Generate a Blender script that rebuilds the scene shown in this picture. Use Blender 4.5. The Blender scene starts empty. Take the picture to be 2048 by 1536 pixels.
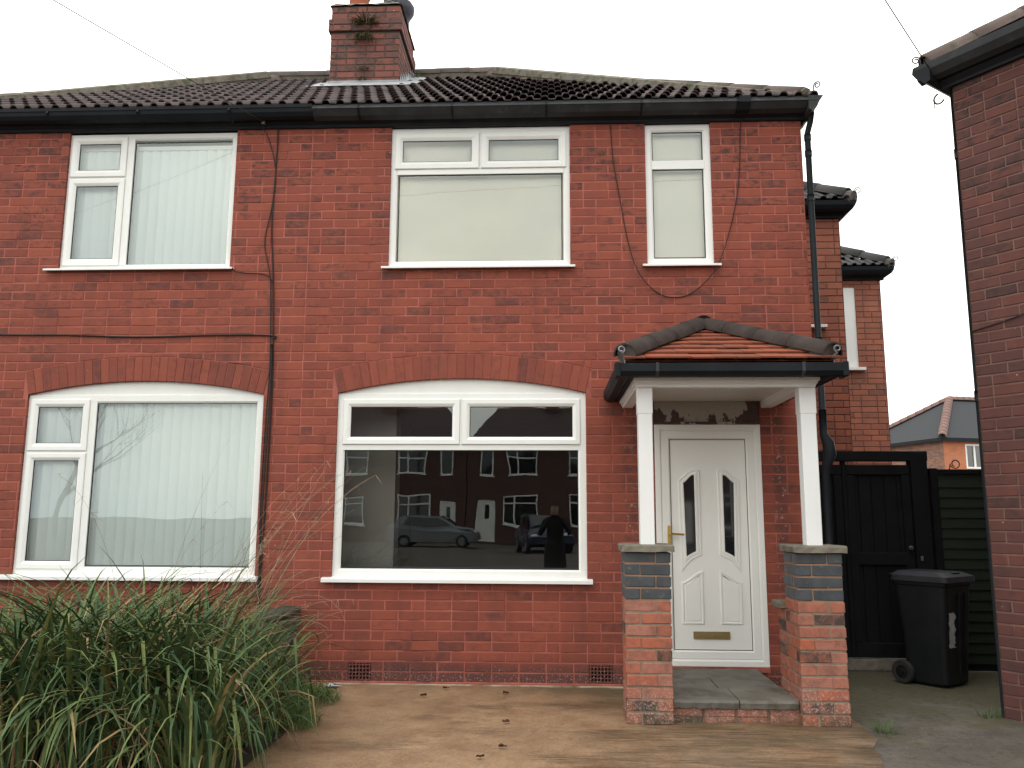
import bpy, math, random
from mathutils import Vector, Matrix

random.seed(11)
R = math.radians
scene = bpy.context.scene
COL = scene.collection

# ------------------------------------------------------------------ camera
CAM = Vector((0.0, -7.56, 1.475))
_p, _y, _r = R(8.96235262), R(-2.59251595), R(0.26261374)
fw = Vector((math.sin(_y) * math.cos(_p), math.cos(_y) * math.cos(_p), math.sin(_p)))
rt = Vector((math.cos(_y), -math.sin(_y), 0.0))
up = rt.cross(fw)
rt2 = rt * math.cos(_r) + up * math.sin(_r)
up2 = up * math.cos(_r) - rt * math.sin(_r)
cam_data = bpy.data.cameras.new('camera')
cam = bpy.data.objects.new('camera', cam_data)
COL.objects.link(cam)
cam.matrix_world = Matrix(((rt2.x, up2.x, -fw.x, CAM.x), (rt2.y, up2.y, -fw.y, CAM.y), (rt2.z, up2.z, -fw.z, CAM.z), (0, 0, 0, 1)))
cam_data.sensor_width = 36.0
cam_data.sensor_fit = 'HORIZONTAL'
cam_data.lens = 1657.0 / 2048.0 * 36.0
cam_data.clip_start = 0.05
cam_data.clip_end = 600.0
scene.camera = cam

# ------------------------------------------------------------------ sky: bright broken overcast
SUN_EL, SUN_AZ = R(66), R(205)
world = bpy.data.worlds.new('World')
scene.world = world
world.use_nodes = True
wn, wl = world.node_tree.nodes, world.node_tree.links
wn.clear()
sky = wn.new('ShaderNodeTexSky'); sky.sky_type = 'NISHITA'; sky.sun_disc = False
sky.sun_elevation = SUN_EL; sky.sun_rotation = SUN_AZ
tc = wn.new('ShaderNodeTexCoord')
mp = wn.new('ShaderNodeMapping'); mp.inputs['Scale'].default_value = (1.0, 1.0, 1.7); mp.inputs['Location'].default_value = (0.4, 0.2, 0.0)
wl.new(tc.outputs['Generated'], mp.inputs['Vector'])
nz = wn.new('ShaderNodeTexNoise'); nz.inputs['Scale'].default_value = 2.3; nz.inputs['Detail'].default_value = 5; nz.inputs['Roughness'].default_value = 0.5
wl.new(mp.outputs[0], nz.inputs['Vector'])
cr = wn.new('ShaderNodeValToRGB')
cr.color_ramp.elements[0].position = 0.38; cr.color_ramp.elements[0].color = (14.5, 15.6, 16.0, 1)
cr.color_ramp.elements[1].position = 0.64; cr.color_ramp.elements[1].color = (26.0, 25.4, 22.6, 1)
wl.new(nz.outputs['Fac'], cr.inputs['Fac'])
nz2 = wn.new('ShaderNodeTexNoise'); nz2.inputs['Scale'].default_value = 1.6; nz2.inputs['Detail'].default_value = 4
wl.new(mp.outputs[0], nz2.inputs['Vector'])
mr = wn.new('ShaderNodeMapRange'); mr.inputs['From Min'].default_value = 0.62; mr.inputs['From Max'].default_value = 0.74
mr.inputs['To Min'].default_value = 1.0; mr.inputs['To Max'].default_value = 0.45
wl.new(nz2.outputs['Fac'], mr.inputs['Value'])
mx = wn.new('ShaderNodeMix'); mx.data_type = 'RGBA'
wl.new(mr.outputs[0], mx.inputs['Factor']); wl.new(sky.outputs[0], mx.inputs['A']); wl.new(cr.outputs[0], mx.inputs['B'])
bg = wn.new('ShaderNodeBackground'); bg.inputs['Strength'].default_value = 0.104
wl.new(mx.outputs['Result'], bg.inputs['Color'])
wo = wn.new('ShaderNodeOutputWorld'); wl.new(bg.outputs[0], wo.inputs['Surface'])

sun_d = bpy.data.lights.new('sun', 'SUN'); sun_d.energy = 0.7; sun_d.angle = R(30); sun_d.color = (1.0, 0.97, 0.92)
sun = bpy.data.objects.new('sun', sun_d); COL.objects.link(sun)
# from behind the camera, a little to the left, high
sv = Vector((math.sin(SUN_AZ) * math.cos(SUN_EL), math.cos(SUN_AZ) * math.cos(SUN_EL), math.sin(SUN_EL)))
sun.rotation_euler = (-sv).to_track_quat('-Z', 'Y').to_euler()
sun.location = sv * 60

vs = scene.view_settings
vs.view_transform = 'Standard'; vs.look = 'None'; vs.exposure = 0.0; vs.gamma = 1.0; vs.use_curve_mapping = False

# ------------------------------------------------------------------ materials
class N:
    """tiny node helper"""
    def __init__(s, name):
        s.m = bpy.data.materials.new(name); s.m.use_nodes = True
        s.t = s.m.node_tree; s.n = s.t.nodes; s.b = s.n['Principled BSDF']; s.out = s.n['Material Output']
    def new(s, k, **kw):
        nd = s.n.new('ShaderNode' + k)
        for a, v in kw.items(): setattr(nd, a, v)
        return nd
    def link(s, a, b): s.t.links.new(a, b)
    def pos(s):
        return s.new('NewGeometry').outputs['Position']
    def mapped(s, src, scale=(1, 1, 1), rot=(0, 0, 0), loc=(0, 0, 0)):
        m = s.new('Mapping'); m.inputs['Scale'].default_value = scale; m.inputs['Rotation'].default_value = rot; m.inputs['Location'].default_value = loc
        s.link(src, m.inputs['Vector']); return m.outputs[0]
    def noise(s, vec, scale, detail=3, rough=0.55, col=False):
        q = s.new('TexNoise'); q.inputs['Scale'].default_value = scale; q.inputs['Detail'].default_value = detail; q.inputs['Roughness'].default_value = rough
        s.link(vec, q.inputs['Vector']); return q.outputs['Color' if col else 'Fac']
    def rng(s, v, a, b, c=0.0, d=1.0):
        q = s.new('MapRange'); q.inputs['From Min'].default_value = a; q.inputs['From Max'].default_value = b
        q.inputs['To Min'].default_value = c; q.inputs['To Max'].default_value = d; s.link(v, q.inputs['Value']); return q.outputs[0]
    def math(s, op, a, b=None, c=None):
        q = s.new('Math', operation=op)
        for i, x in enumerate((a, b, c)):
            if x is None: continue
            if isinstance(x, (int, float)): q.inputs[i].default_value = x
            else: s.link(x, q.inputs[i])
        return q.outputs[0]
    def mix(s, f, a, b):
        q = s.new('Mix', data_type='RGBA')
        for k, x in (('Factor', f), ('A', a), ('B', b)):
            i = q.inputs[k] if k != 'Factor' else q.inputs[0]
            if k == 'A': i = q.inputs[6]
            if k == 'B': i = q.inputs[7]
            if isinstance(x, (int, float)): i.default_value = x
            elif isinstance(x, tuple): i.default_value = (*x, 1) if len(x) == 3 else x
            else: s.link(x, i)
        return q.outputs[2]
    def bv(s):
        a = s.new('Attribute', attribute_name='bv'); b = s.new('Attribute', attribute_name='bv', attribute_type='OBJECT')
        return s.math('ADD', a.outputs['Fac'], b.outputs['Fac'])
    def sep(s, vec):
        q = s.new('SeparateXYZ'); s.link(vec, q.inputs[0]); return q.outputs
    def bump(s, h, strength=0.3, dist=0.01):
        q = s.new('Bump'); q.inputs['Strength'].default_value = strength; q.inputs['Distance'].default_value = dist
        s.link(h, q.inputs['Height']); s.link(q.outputs[0], s.b.inputs['Normal'])
    def col(s, c):
        if isinstance(c, tuple): s.b.inputs['Base Color'].default_value = (*c, 1)
        else: s.link(c, s.b.inputs['Base Color'])
    def rough(s, r):
        if isinstance(r, (int, float)): s.b.inputs['Roughness'].default_value = r
        else: s.link(r, s.b.inputs['Roughness'])
    def spec(s, v): s.b.inputs['Specular IOR Level'].default_value = v

def varied(name, c1, c2, scale, rough=0.7, bump=0.2, detail=4, c3=None, s3=1.0, t3=(0.55, 0.7), spec=0.3, metal=0.0, stretch=(1, 1, 1)):
    n = N(name); p = n.mapped(n.pos(), stretch)
    c = n.mix(n.rng(n.noise(p, scale, detail), 0.3, 0.7), c1, c2)
    if c3: c = n.mix(n.rng(n.noise(p, s3, 5, 0.65), *t3), c, c3)
    n.col(c); n.rough(rough); n.spec(spec); n.b.inputs['Metallic'].default_value = metal
    if bump: n.bump(n.noise(p, scale * 6, 4), bump, 0.004)
    return n.m

MT = {}
def brick_mat(name, base, var, dark, mottle=0.5, base_salts=False, smudge=0.55, door_flecks=False, satz=0.3):
    n = N(name); P = n.pos(); t = n.bv()
    wn_ = n.new('TexWhiteNoise', noise_dimensions='1D'); n.link(t, wn_.inputs['W']); r2 = wn_.outputs['Value']
    c = n.mix(t, base, var)
    c = n.mix(n.math('MULTIPLY', n.rng(n.noise(P, 9, 5, 0.7), 0.35, 0.75), mottle), c, var)
    # soot and burnt smudges, on some bricks only
    sm = n.rng(n.noise(n.mapped(P, (1, 1, 1.8)), 11, 6, 0.72), 0.48, 0.60)
    pick = n.rng(r2, 1 - smudge, 1 - smudge + 0.12)
    zz = n.sep(P)[2]
    c = n.mix(n.math('MULTIPLY', n.math('MULTIPLY', sm, pick), n.rng(zz, 2.8, 4.9, 0.34, 1.0)), c, dark)
    # whole dark headers / stretchers
    c = n.mix(n.math('MULTIPLY', n.math('MULTIPLY', n.rng(r2, 0.88, 0.93), n.rng(n.noise(P, 13, 5, 0.7), 0.36, 0.60)), 0.62), c, dark)
    fine = n.noise(P, 130, 3, 0.7)
    c = n.mix(n.math('MULTIPLY', n.rng(fine, 0.3, 0.7), 0.25), c, dark)
    x, y, z = n.sep(P)
    if base_salts:
        lowz = n.rng(z, 0.03, satz, 1.0, 0.0)
        damp = n.math('MULTIPLY', n.rng(n.math('ADD', lowz, n.math('MULTIPLY', n.noise(P, 2.2, 4), 0.5)), 0.45, 0.95), 0.72)
        c = n.mix(damp, c, (0.075, 0.035, 0.035))
        sp = n.math('MULTIPLY', n.rng(n.noise(P, 62, 5, 0.75), 0.55, 0.66), n.rng(n.math('ADD', lowz, n.math('MULTIPLY', n.noise(P, 6, 3), 0.8)), 0.80, 1.3))
        c = n.mix(n.math('MULTIPLY', sp, 0.9), c, (0.46, 0.42, 0.39))
    if door_flecks:
        # remains of old paint where an earlier door surround stood
        def strip(xc, w): return n.rng(n.math('ABSOLUTE', n.math('SUBTRACT', x, xc)), w * 0.5, w, 1.0, 0.0)
        st = n.math('MAXIMUM', strip(0.735, 0.085), strip(2.06, 0.075))
        st = n.math('MULTIPLY', st, n.math('MULTIPLY', n.rng(z, 0.5, 1.1), n.rng(z, 2.35, 2.5, 1.0, 0.0)))
        fl = n.rng(n.noise(n.mapped(P, (1, 1, 0.8)), 26, 6, 0.7), 0.58, 0.64)
        dk = n.rng(n.noise(P, 7, 5, 0.7), 0.42, 0.58)
        c = n.mix(n.math('MULTIPLY', n.math('MULTIPLY', st, dk), 0.65), c, (0.07, 0.045, 0.04))
        c = n.mix(n.math('MULTIPLY', n.math('MULTIPLY', st, fl), 0.75), c, (0.42, 0.37, 0.34))
    # faint long weather streaks
    sk = n.rng(n.noise(n.mapped(P, (5.5, 5.5, 0.55)), 1.0, 5, 0.6), 0.46, 0.74)
    c = n.mix(n.math('MULTIPLY', sk, 0.34), c, dark)
    # tiny pale chips
    ch = n.rng(n.noise(P, 34, 2, 0.4), 0.775, 0.80)
    c = n.mix(n.math('MULTIPLY', ch, 0.75), c, (0.55, 0.45, 0.40))
    n.col(c); n.rough(n.rng(n.noise(P, 20, 3), 0.2, 0.8, 0.72, 0.9)); n.spec(0.22)
    n.bump(n.math('ADD', fine, n.math('MULTIPLY', n.noise(P, 22, 4), 1.2)), 0.35, 0.004)
    return n.m

RED = (0.330, 0.087, 0.053); RED2 = (0.240, 0.063, 0.043); SOOT = (0.080, 0.042, 0.040)
MT['brick'] = brick_mat('painted_brick', RED, RED2, SOOT, 0.5, base_salts=True, door_flecks=True)
MT['mortar'] = varied('painted_mortar', (0.42, 0.130, 0.100), (0.28, 0.078, 0.058), 5, 0.85, 0.5, c3=(0.17, 0.05, 0.042), s3=2.2, t3=(0.52, 0.66))
MT['brick_ext'] = brick_mat('common_brick', (0.44, 0.150, 0.090), (0.30, 0.105, 0.072), (0.14, 0.075, 0.06), 0.5, smudge=0.2)
MT['mortar_ext'] = varied('dark_mortar', (0.17, 0.085, 0.065), (0.11, 0.06, 0.05), 8, 0.9, 0.4)
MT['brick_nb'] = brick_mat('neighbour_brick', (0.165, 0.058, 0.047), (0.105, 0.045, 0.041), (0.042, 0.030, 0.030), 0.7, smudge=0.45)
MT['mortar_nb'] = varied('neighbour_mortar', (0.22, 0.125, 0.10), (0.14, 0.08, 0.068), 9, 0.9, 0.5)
MT['brick_ch'] = brick_mat('chimney_brick', (0.30, 0.090, 0.066), (0.150, 0.068, 0.058), (0.060, 0.048, 0.044), 0.9, smudge=0.75)
MT['mortar_ch'] = varied('chimney_mortar', (0.10, 0.065, 0.055), (0.06, 0.045, 0.04), 12, 0.9, 0.4)
MT['brick_blue'] = varied('blue_engineering_brick', (0.075, 0.082, 0.092), (0.045, 0.05, 0.058), 9, 0.5, 0.25, c3=(0.13, 0.125, 0.12), s3=16, t3=(0.6, 0.75))
MT['mortar_tan'] = varied('tan_mortar', (0.33, 0.19, 0.115), (0.25, 0.15, 0.10), 14, 0.9, 0.5)

def pillar_brick():
    n = N('pillar_brick'); P = n.pos(); t = n.bv()
    wn_ = n.new('TexWhiteNoise', noise_dimensions='1D'); n.link(t, wn_.inputs['W']); r2 = wn_.outputs['Value']
    c = n.mix(t, (0.40, 0.115, 0.065), (0.37, 0.165, 0.125))
    c = n.mix(n.math('MULTIPLY', n.rng(n.noise(P, 14, 5, 0.7), 0.42, 0.62), 0.75), c, (0.20, 0.092, 0.070))
    c = n.mix(n.math('MULTIPLY', n.rng(r2, 0.74, 0.80), n.rng(n.noise(P, 11, 5, 0.7), 0.34, 0.55)), c, (0.075, 0.055, 0.048))
    x, y, z = n.sep(P)
    low = n.rng(z, 0.02, 0.5, 1.0, 0.0)
    sp = n.math('MULTIPLY', n.rng(n.noise(P, 75, 4, 0.75), 0.52, 0.62), n.rng(n.math('ADD', low, n.math('MULTIPLY', n.noise(P, 4, 3), 0.6)), 0.6, 1.2))
    c = n.mix(n.math('MULTIPLY', sp, 0.75), c, (0.55, 0.45, 0.40))
    al = n.math('MULTIPLY', n.rng(z, 0.0, 0.12, 1.0, 0.0), n.rng(n.noise(P, 9, 5, 0.7), 0.35, 0.6))
    c = n.mix(n.math('MULTIPLY', al, 0.8), c, (0.075, 0.065, 0.04))
    n.col(c); n.rough(0.85); n.spec(0.2)
    n.bump(n.math('ADD', n.noise(P, 120, 3), n.noise(P, 30, 4)), 0.4, 0.004)
    return n.m
MT['brick_pillar'] = pillar_brick()
MT['mortar_pillar'] = varied('grey_mortar', (0.29, 0.22, 0.165), (0.20, 0.15, 0.115), 16, 0.9, 0.6, c3=(0.10, 0.09, 0.055), s3=5, t3=(0.6, 0.8))

def upvc(name, c=(0.80, 0.80, 0.785), dirt=0.18):
    n = N(name); P = n.pos()
    d = n.math('MULTIPLY', n.rng(n.noise(n.mapped(P, (1, 1, 0.5)), 4.5, 5, 0.65), 0.45, 0.85), dirt)
    n.col(n.mix(d, c, (0.52, 0.49, 0.43))); n.rough(0.38); n.spec(0.4); return n.m
MT['upvc'] = upvc('white_upvc')
MT['door'] = upvc('door_upvc', (0.82, 0.81, 0.785), 0.12)
MT['gloss'] = upvc('white_gloss_paint', (0.82, 0.82, 0.83), 0.15)
MT['ceil'] = upvc('soffit_paint', (0.62, 0.60, 0.57), 0.6)
MT['gasket'] = varied('black_gasket_and_hole_shade', (0.02, 0.02, 0.022), (0.03, 0.03, 0.03), 9, 0.6, 0)
def black_paint(name, c=(0.016, 0.018, 0.022), rough=0.42, wear=(0.06, 0.06, 0.055), w=(0.66, 0.8)):
    return varied(name, c, tuple(v * 1.5 for v in c), 5, rough, 0.15, c3=wear, s3=9, t3=w, spec=0.12)
MT['black'] = black_paint('black_plastic', (0.010, 0.012, 0.015), 0.55)
MT['gutter'] = black_paint('weathered_gutter_plastic', (0.034, 0.036, 0.039), 0.55, (0.09, 0.09, 0.09), (0.58, 0.8))
MT['fascia'] = black_paint('black_fascia_paint', (0.014, 0.015, 0.018), 0.5, (0.13, 0.12, 0.11), (0.70, 0.84))
MT['gate'] = black_paint('black_gate_paint', (0.006, 0.0065, 0.008), 0.7, (0.014, 0.013, 0.012), (0.6, 0.85))
MT['fence'] = varied('dark_green_fence_stain', (0.010, 0.017, 0.011), (0.016, 0.022, 0.014), 6, 0.8, 0.4, stretch=(1, 1, 6))
MT['bin'] = varied('black_bin_plastic', (0.006, 0.007, 0.008), (0.011, 0.012, 0.014), 5, 0.55, 0.1, spec=0.2)
MT['binlid'] = varied('worn_bin_lid', (0.014, 0.015, 0.019), (0.028, 0.029, 0.036), 7, 0.5, 0.1)
MT['tyre'] = varied('rubber', (0.016, 0.016, 0.017), (0.03, 0.03, 0.03), 14, 0.8, 0.2)
MT['sticker'] = varied('torn_white_label', (0.45, 0.46, 0.47), (0.3, 0.31, 0.33), 14, 0.7, 0)
MT['brass'] = varied('brass', (0.62, 0.42, 0.13), (0.50, 0.34, 0.11), 14, 0.28, 0, metal=1.0, spec=0.5)
MT['brass_dull'] = varied('dull_brass', (0.42, 0.33, 0.16), (0.33, 0.26, 0.12), 20, 0.4, 0.1, metal=1.0)
MT['steel'] = varied('galvanised_iron', (0.26, 0.27, 0.29), (0.17, 0.18, 0.20), 20, 0.5, 0.1, metal=0.7)
MT['iron'] = varied('black_iron', (0.05, 0.05, 0.065), (0.03, 0.03, 0.04), 20, 0.6, 0.1)
MT['cable'] = varied('black_cable', (0.018, 0.015, 0.015), (0.03, 0.022, 0.02), 9, 0.7, 0)
MT['lead'] = varied('lead_flashing', (0.36, 0.37, 0.39), (0.22, 0.23, 0.25), 6, 0.6, 0.2, c3=(0.48, 0.47, 0.46), s3=5)
MT['terracotta'] = varied('terracotta', (0.42, 0.12, 0.07), (0.33, 0.10, 0.06), 7, 0.8, 0.2)
MT['flaunch'] = varied('weathered_mortar', (0.22, 0.19, 0.16), (0.12, 0.11, 0.09), 12, 0.95, 0.8, c3=(0.07, 0.08, 0.04), s3=9, t3=(0.5, 0.65))

def roof_tile(name, c1, c2, moss, mossamt):
    n = N(name); P = n.pos(); t = n.bv()
    c = n.mix(t, c1, c2)
    c = n.mix(n.math('MULTIPLY', n.rng(n.noise(P, 14, 5, 0.7), 0.4, 0.75), 0.5), c, (0.045, 0.04, 0.04))
    x, y, z = n.sep(P)
    m = n.math('ADD', n.math('MULTIPLY', n.noise(P, 5.5, 6, 0.72), 1.0), n.rng(z, 6.6, 7.7, -0.10, 0.10))
    m = n.math('ADD', m, n.rng(x, -1.2, 1.6, 0.0, 0.10))
    c = n.mix(n.math('MULTIPLY', n.rng(m, 0.60 - mossamt, 0.70 - mossamt), 0.8), c, moss)
    li = n.rng(n.noise(P, 26, 3, 0.5), 0.70, 0.74)
    c = n.mix(n.math('MULTIPLY', li, 0.5), c, (0.36, 0.35, 0.32))
    n.col(c); n.rough(0.8); n.spec(0.3); n.bump(n.noise(P, 60, 4), 0.4, 0.004); return n.m
MT['tile'] = roof_tile('concrete_roof_tile', (0.105, 0.072, 0.072), (0.042, 0.031, 0.033), (0.040, 0.046, 0.022), 0.0)
MT['tile_dark'] = roof_tile('dark_roof_tile', (0.06, 0.058, 0.06), (0.035, 0.035, 0.036), (0.05, 0.055, 0.03), 0.02)
MT['ridge'] = roof_tile('ridge_tile', (0.135, 0.095, 0.085), (0.080, 0.062, 0.056), (0.052, 0.055, 0.032), 0.05)
MT['farhip'] = varied('dusty_red_hip_tile', (0.22, 0.13, 0.115), (0.17, 0.105, 0.095), 3, 0.9, 0)
MT['hip_porch'] = varied('lichened_hip_tile', (0.060, 0.042, 0.037), (0.034, 0.027, 0.025), 9, 0.85, 0.6, c3=(0.30, 0.28, 0.26), s3=42, t3=(0.69, 0.74))
def clay_tile():
    n = N('clay_plain_tile'); P = n.pos(); t = n.bv()
    c = n.mix(t, (0.29, 0.078, 0.040), (0.19, 0.058, 0.036))
    c = n.mix(n.math('MULTIPLY', n.rng(n.noise(P, 16, 5, 0.7), 0.45, 0.75), 0.7), c, (0.19, 0.075, 0.05))
    n.col(c); n.rough(0.8); n.spec(0.25); n.bump(n.noise(P, 90, 3), 0.25, 0.003); return n.m
MT['clay'] = clay_tile()

def stone(name, c1, c2, c3, sc=8):
    return varied(name, c1, c2, sc, 0.85, 0.7, 6, c3=c3, s3=sc * 0.6, t3=(0.5, 0.68))
MT['cap'] = stone('mossy_cap_stone', (0.23, 0.205, 0.165), (0.14, 0.125, 0.10), (0.085, 0.085, 0.05))
MT['slab'] = stone('step_slate', (0.175, 0.160, 0.138), (0.11, 0.102, 0.090), (0.065, 0.058, 0.042), 5)
MT['oldwall'] = stone('old_stone_brick', (0.13, 0.11, 0.10), (0.08, 0.07, 0.065), (0.06, 0.06, 0.045), 7)
MT['coping'] = stone('dark_coping', (0.085, 0.075, 0.075), (0.055, 0.05, 0.05), (0.04, 0.045, 0.03), 9)

def driveway():
    n = N('stained_brushed_concrete'); P = n.pos(); x, y, z = n.sep(P)
    big = n.noise(n.mapped(P, (0.7, 1.0, 1)), 1.1, 6, 0.62)
    c = n.mix(n.rng(big, 0.32, 0.68), (0.365, 0.232, 0.138), (0.240, 0.148, 0.086))
    c = n.mix(n.math('MULTIPLY', n.rng(n.noise(P, 3.2, 10, 0.75), 0.42, 0.64), 0.55), c, (0.150, 0.088, 0.048))
    grit = n.noise(P, 52, 3, 0.6)
    c = n.mix(n.math('MULTIPLY', n.rng(grit, 0.50, 0.68), 0.55), c, (0.13, 0.082, 0.05))
    c = n.mix(n.math('MULTIPLY', n.rng(grit, 0.44, 0.30), 0.25), c, (0.48, 0.33, 0.22))
    # brush marks hold dirt only in places, mostly toward the porch
    wv = n.new('VectorMath', operation='ADD'); sc = n.new('VectorMath', operation='SCALE'); sc.inputs['Scale'].default_value = 0.035
    n.link(n.noise(P, 2.5, 3, 0.5, True), sc.inputs[0]); n.link(P, wv.inputs[0]); n.link(sc.outputs[0], wv.inputs[1])
    brush = n.noise(n.mapped(wv.outputs[0], (2.6, 75, 1), rot=(0, 0, R(-3))), 1.0, 7, 0.78)
    patch = n.noise(n.mapped(P, (0.55, 1.3, 1), loc=(2.3, 0.7, 0)), 1.35, 6, 0.68)
    right = n.rng(x, -0.2, 1.2, -0.09, 0.13)
    st = n.math('MULTIPLY', n.rng(brush, 0.42, 0.54), n.rng(n.math('ADD', patch, right), 0.45, 0.58))
    c = n.mix(n.math('MULTIPLY', st, 0.85), c, (0.050, 0.036, 0.019))
    # damp green-black bloom at the wall foot and by the porch
    dm = n.math('ADD', n.rng(y, -0.75, -0.1, 0.0, 0.30), n.rng(x, -1.4, 1.0, -0.10, 0.16))
    dm = n.math('MULTIPLY', n.rng(n.math('ADD', dm, n.math('MULTIPLY', n.noise(P, 2.1, 7, 0.7), 0.75)), 0.52, 0.78), 0.72)
    c = n.mix(dm, c, (0.092, 0.072, 0.040))
    pf = n.math('MULTIPLY', n.rng(n.math('ADD', y, n.math('MULTIPLY', n.noise(P, 5, 4), 0.10)), -0.045, -0.005), n.rng(n.noise(n.mapped(P, (1, 0, 0)), 2.6, 3), 0.42, 0.52))
    c = n.mix(n.math('MULTIPLY', pf, 0.8), c, (0.50, 0.42, 0.32))
    spk = n.rng(n.noise(P, 42, 2, 0.5), 0.73, 0.76)
    c = n.mix(n.math('MULTIPLY', spk, 0.8), c, (0.06, 0.04, 0.025))
    n.col(c); n.rough(n.rng(n.noise(P, 2.2, 5), 0.35, 0.65, 0.36, 0.75)); n.spec(0.4)
    n.bump(n.math('ADD', n.math('MULTIPLY', brush, 0.5), grit), 0.30, 0.004); return n.m
MT['drive'] = driveway()
def asphalt(name, moss=True):
    n = N(name); P = n.pos()
    c = n.mix(n.rng(n.noise(P, 3, 5, 0.65), 0.3, 0.7), (0.075, 0.064, 0.058), (0.130, 0.110, 0.094))
    if moss:
        x, y, z = n.sep(P)
        m = n.math('ADD', n.noise(P, 2.4, 6, 0.68), n.rng(y, -1.9, -0.2, -0.12, 0.16))
        c = n.mix(n.math('MULTIPLY', n.rng(m, 0.46, 0.62), 0.75), c, (0.080, 0.073, 0.038))
        c = n.mix(n.math('MULTIPLY', n.rng(n.noise(P, 17, 4, 0.7), 0.50, 0.66), 0.6), c, (0.040, 0.040, 0.023))
    sp = n.rng(n.noise(P, 85, 2, 0.5), 0.70, 0.74)
    c = n.mix(n.math('MULTIPLY', sp, 0.7), c, (0.36, 0.33, 0.29))
    n.col(c); n.rough(0.85); n.spec(0.25); n.bump(n.math('ADD', n.noise(P, 130, 3), n.noise(P, 14, 4)), 0.5, 0.006); return n.m
MT['asphalt'] = asphalt('mossy_asphalt'); MT['road'] = asphalt('road_asphalt', False)
MT['soil'] = varied('soil', (0.06, 0.045, 0.03), (0.035, 0.028, 0.02), 7, 0.95, 0.8)
MT['pave'] = varied('pavement_flags', (0.24, 0.23, 0.21), (0.18, 0.17, 0.16), 3, 0.9, 0.3)

def leaf_mat(name):
    n = N(name); t = n.bv()
    r = n.new('ValToRGB'); e = r.color_ramp.elements
    e[0].position = 0.0; e[0].color = (0.036, 0.070, 0.032, 1)
    e[1].position = 0.55; e[1].color = (0.135, 0.175, 0.062, 1)
    for p, c in ((0.3, (0.076, 0.125, 0.054, 1)), (0.80, (0.17, 0.18, 0.06, 1)), (0.86, (0.34, 0.25, 0.12, 1)), (0.94, (0.24, 0.13, 0.07, 1)), (1.0, (0.46, 0.36, 0.22, 1))):
        k = e.new(p); k.color = c
    n.link(t, r.inputs[0]); P = n.pos()
    c = n.mix(n.math('MULTIPLY', n.rng(n.noise(P, 30, 3), 0.4, 0.7), 0.25), r.outputs[0], (0.03, 0.04, 0.02))
    n.col(c); n.rough(0.6); n.spec(0.16)
    return n.m
MT['leaf'] = leaf_mat('grass_blade')
MT['stalk'] = varied('dry_stalk', (0.50, 0.38, 0.26), (0.36, 0.25, 0.16), 5, 0.8, 0)
MT['stalkgreen'] = varied('green_stalk', (0.07, 0.08, 0.05), (0.12, 0.10, 0.06), 5, 0.7, 0)
MT['weed'] = varied('weed_green', (0.045, 0.090, 0.022), (0.075, 0.125, 0.030), 9, 0.6, 0)
MT['moss'] = varied('moss', (0.05, 0.058, 0.022), (0.08, 0.085, 0.035), 20, 0.95, 0)
MT['litter'] = varied('white_paper', (0.62, 0.66, 0.74), (0.55, 0.58, 0.66), 12, 0.7, 0)
MT['deadleaf'] = varied('dead_leaf', (0.05, 0.022, 0.012), (0.09, 0.045, 0.022), 30, 0.8, 0)
def lintel():
    n = N('peeling_lintel'); P = n.pos()
    c = n.mix(n.rng(n.noise(P, 11, 5, 0.7), 0.42, 0.58), (0.10, 0.045, 0.038), (0.055, 0.045, 0.04))
    x, y, z = n.sep(P)
    a = n.noise(n.mapped(P, (1.0, 1, 0.62), loc=(3.1, 0, 0.4)), 6.5, 5, 0.6)
    a = n.math('ADD', a, n.rng(z, 2.34, 2.52, -0.08, 0.13))
    a = n.math('SUBTRACT', a, n.rng(n.math('ABSOLUTE', n.math('SUBTRACT', x, 1.38)), 0.30, 0.46, 0.0, 0.30))
    c = n.mix(n.rng(a, 0.415, 0.43), c, (0.36, 0.33, 0.29))
    c = n.mix(n.math('MULTIPLY', n.rng(n.noise(P, 40, 4, 0.7), 0.55, 0.7), 0.4), c, (0.14, 0.11, 0.09))
    n.col(c); n.rough(0.85); n.bump(a, 0.3, 0.004); return n.m
MT['lintel'] = lintel()

def glass():
    n = N('window_glass'); n.n.remove(n.b)
    P = n.pos()
    tr = n.new('BsdfTransparent'); tr.inputs[0].default_value = (0.975, 0.995, 0.990, 1)
    gl = n.new('BsdfGlossy'); gl.inputs['Roughness'].default_value = 0.0; gl.inputs['Color'].default_value = (0.95, 1.0, 1.0, 1)
    bp = n.new('Bump'); bp.inputs['Strength'].default_value = 0.05; bp.inputs['Distance'].default_value = 0.02
    n.link(n.noise(P, 2.0, 1), bp.inputs['Height']); n.link(bp.outputs[0], gl.inputs['Normal'])
    fr = n.new('Fresnel'); fr.inputs['IOR'].default_value = 1.5
    f = n.math('ADD', n.math('MULTIPLY', fr.outputs[0], 2.0), 0.028)
    mxs = n.new('MixShader'); n.link(f, mxs.inputs[0]); n.link(tr.outputs[0], mxs.inputs[1]); n.link(gl.outputs[0], mxs.inputs[2])
    n.link(mxs.outputs[0], n.out.inputs['Surface']); return n.m
MT['glass'] = glass()
def darkglass():
    n = N('dark_glass'); n.col((0.012, 0.014, 0.017)); n.rough(0.04); n.spec(0.9); return n.m
MT['dglass'] = darkglass()
MT['blind'] = varied('blind_fabric', (0.90, 0.95, 0.94), (0.87, 0.92, 0.91), 3, 0.85, 0)
MT['roller'] = varied('added_cloud_tone_blind', (0.93, 0.87, 0.75), (0.86, 0.82, 0.73), 2, 0.85, 0)  # cream tone stands in for warm cloud reflection in the upper panes
MT['room'] = varied('room_plaster', (0.30, 0.29, 0.27), (0.26, 0.25, 0.23), 2, 0.9, 0)
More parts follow.
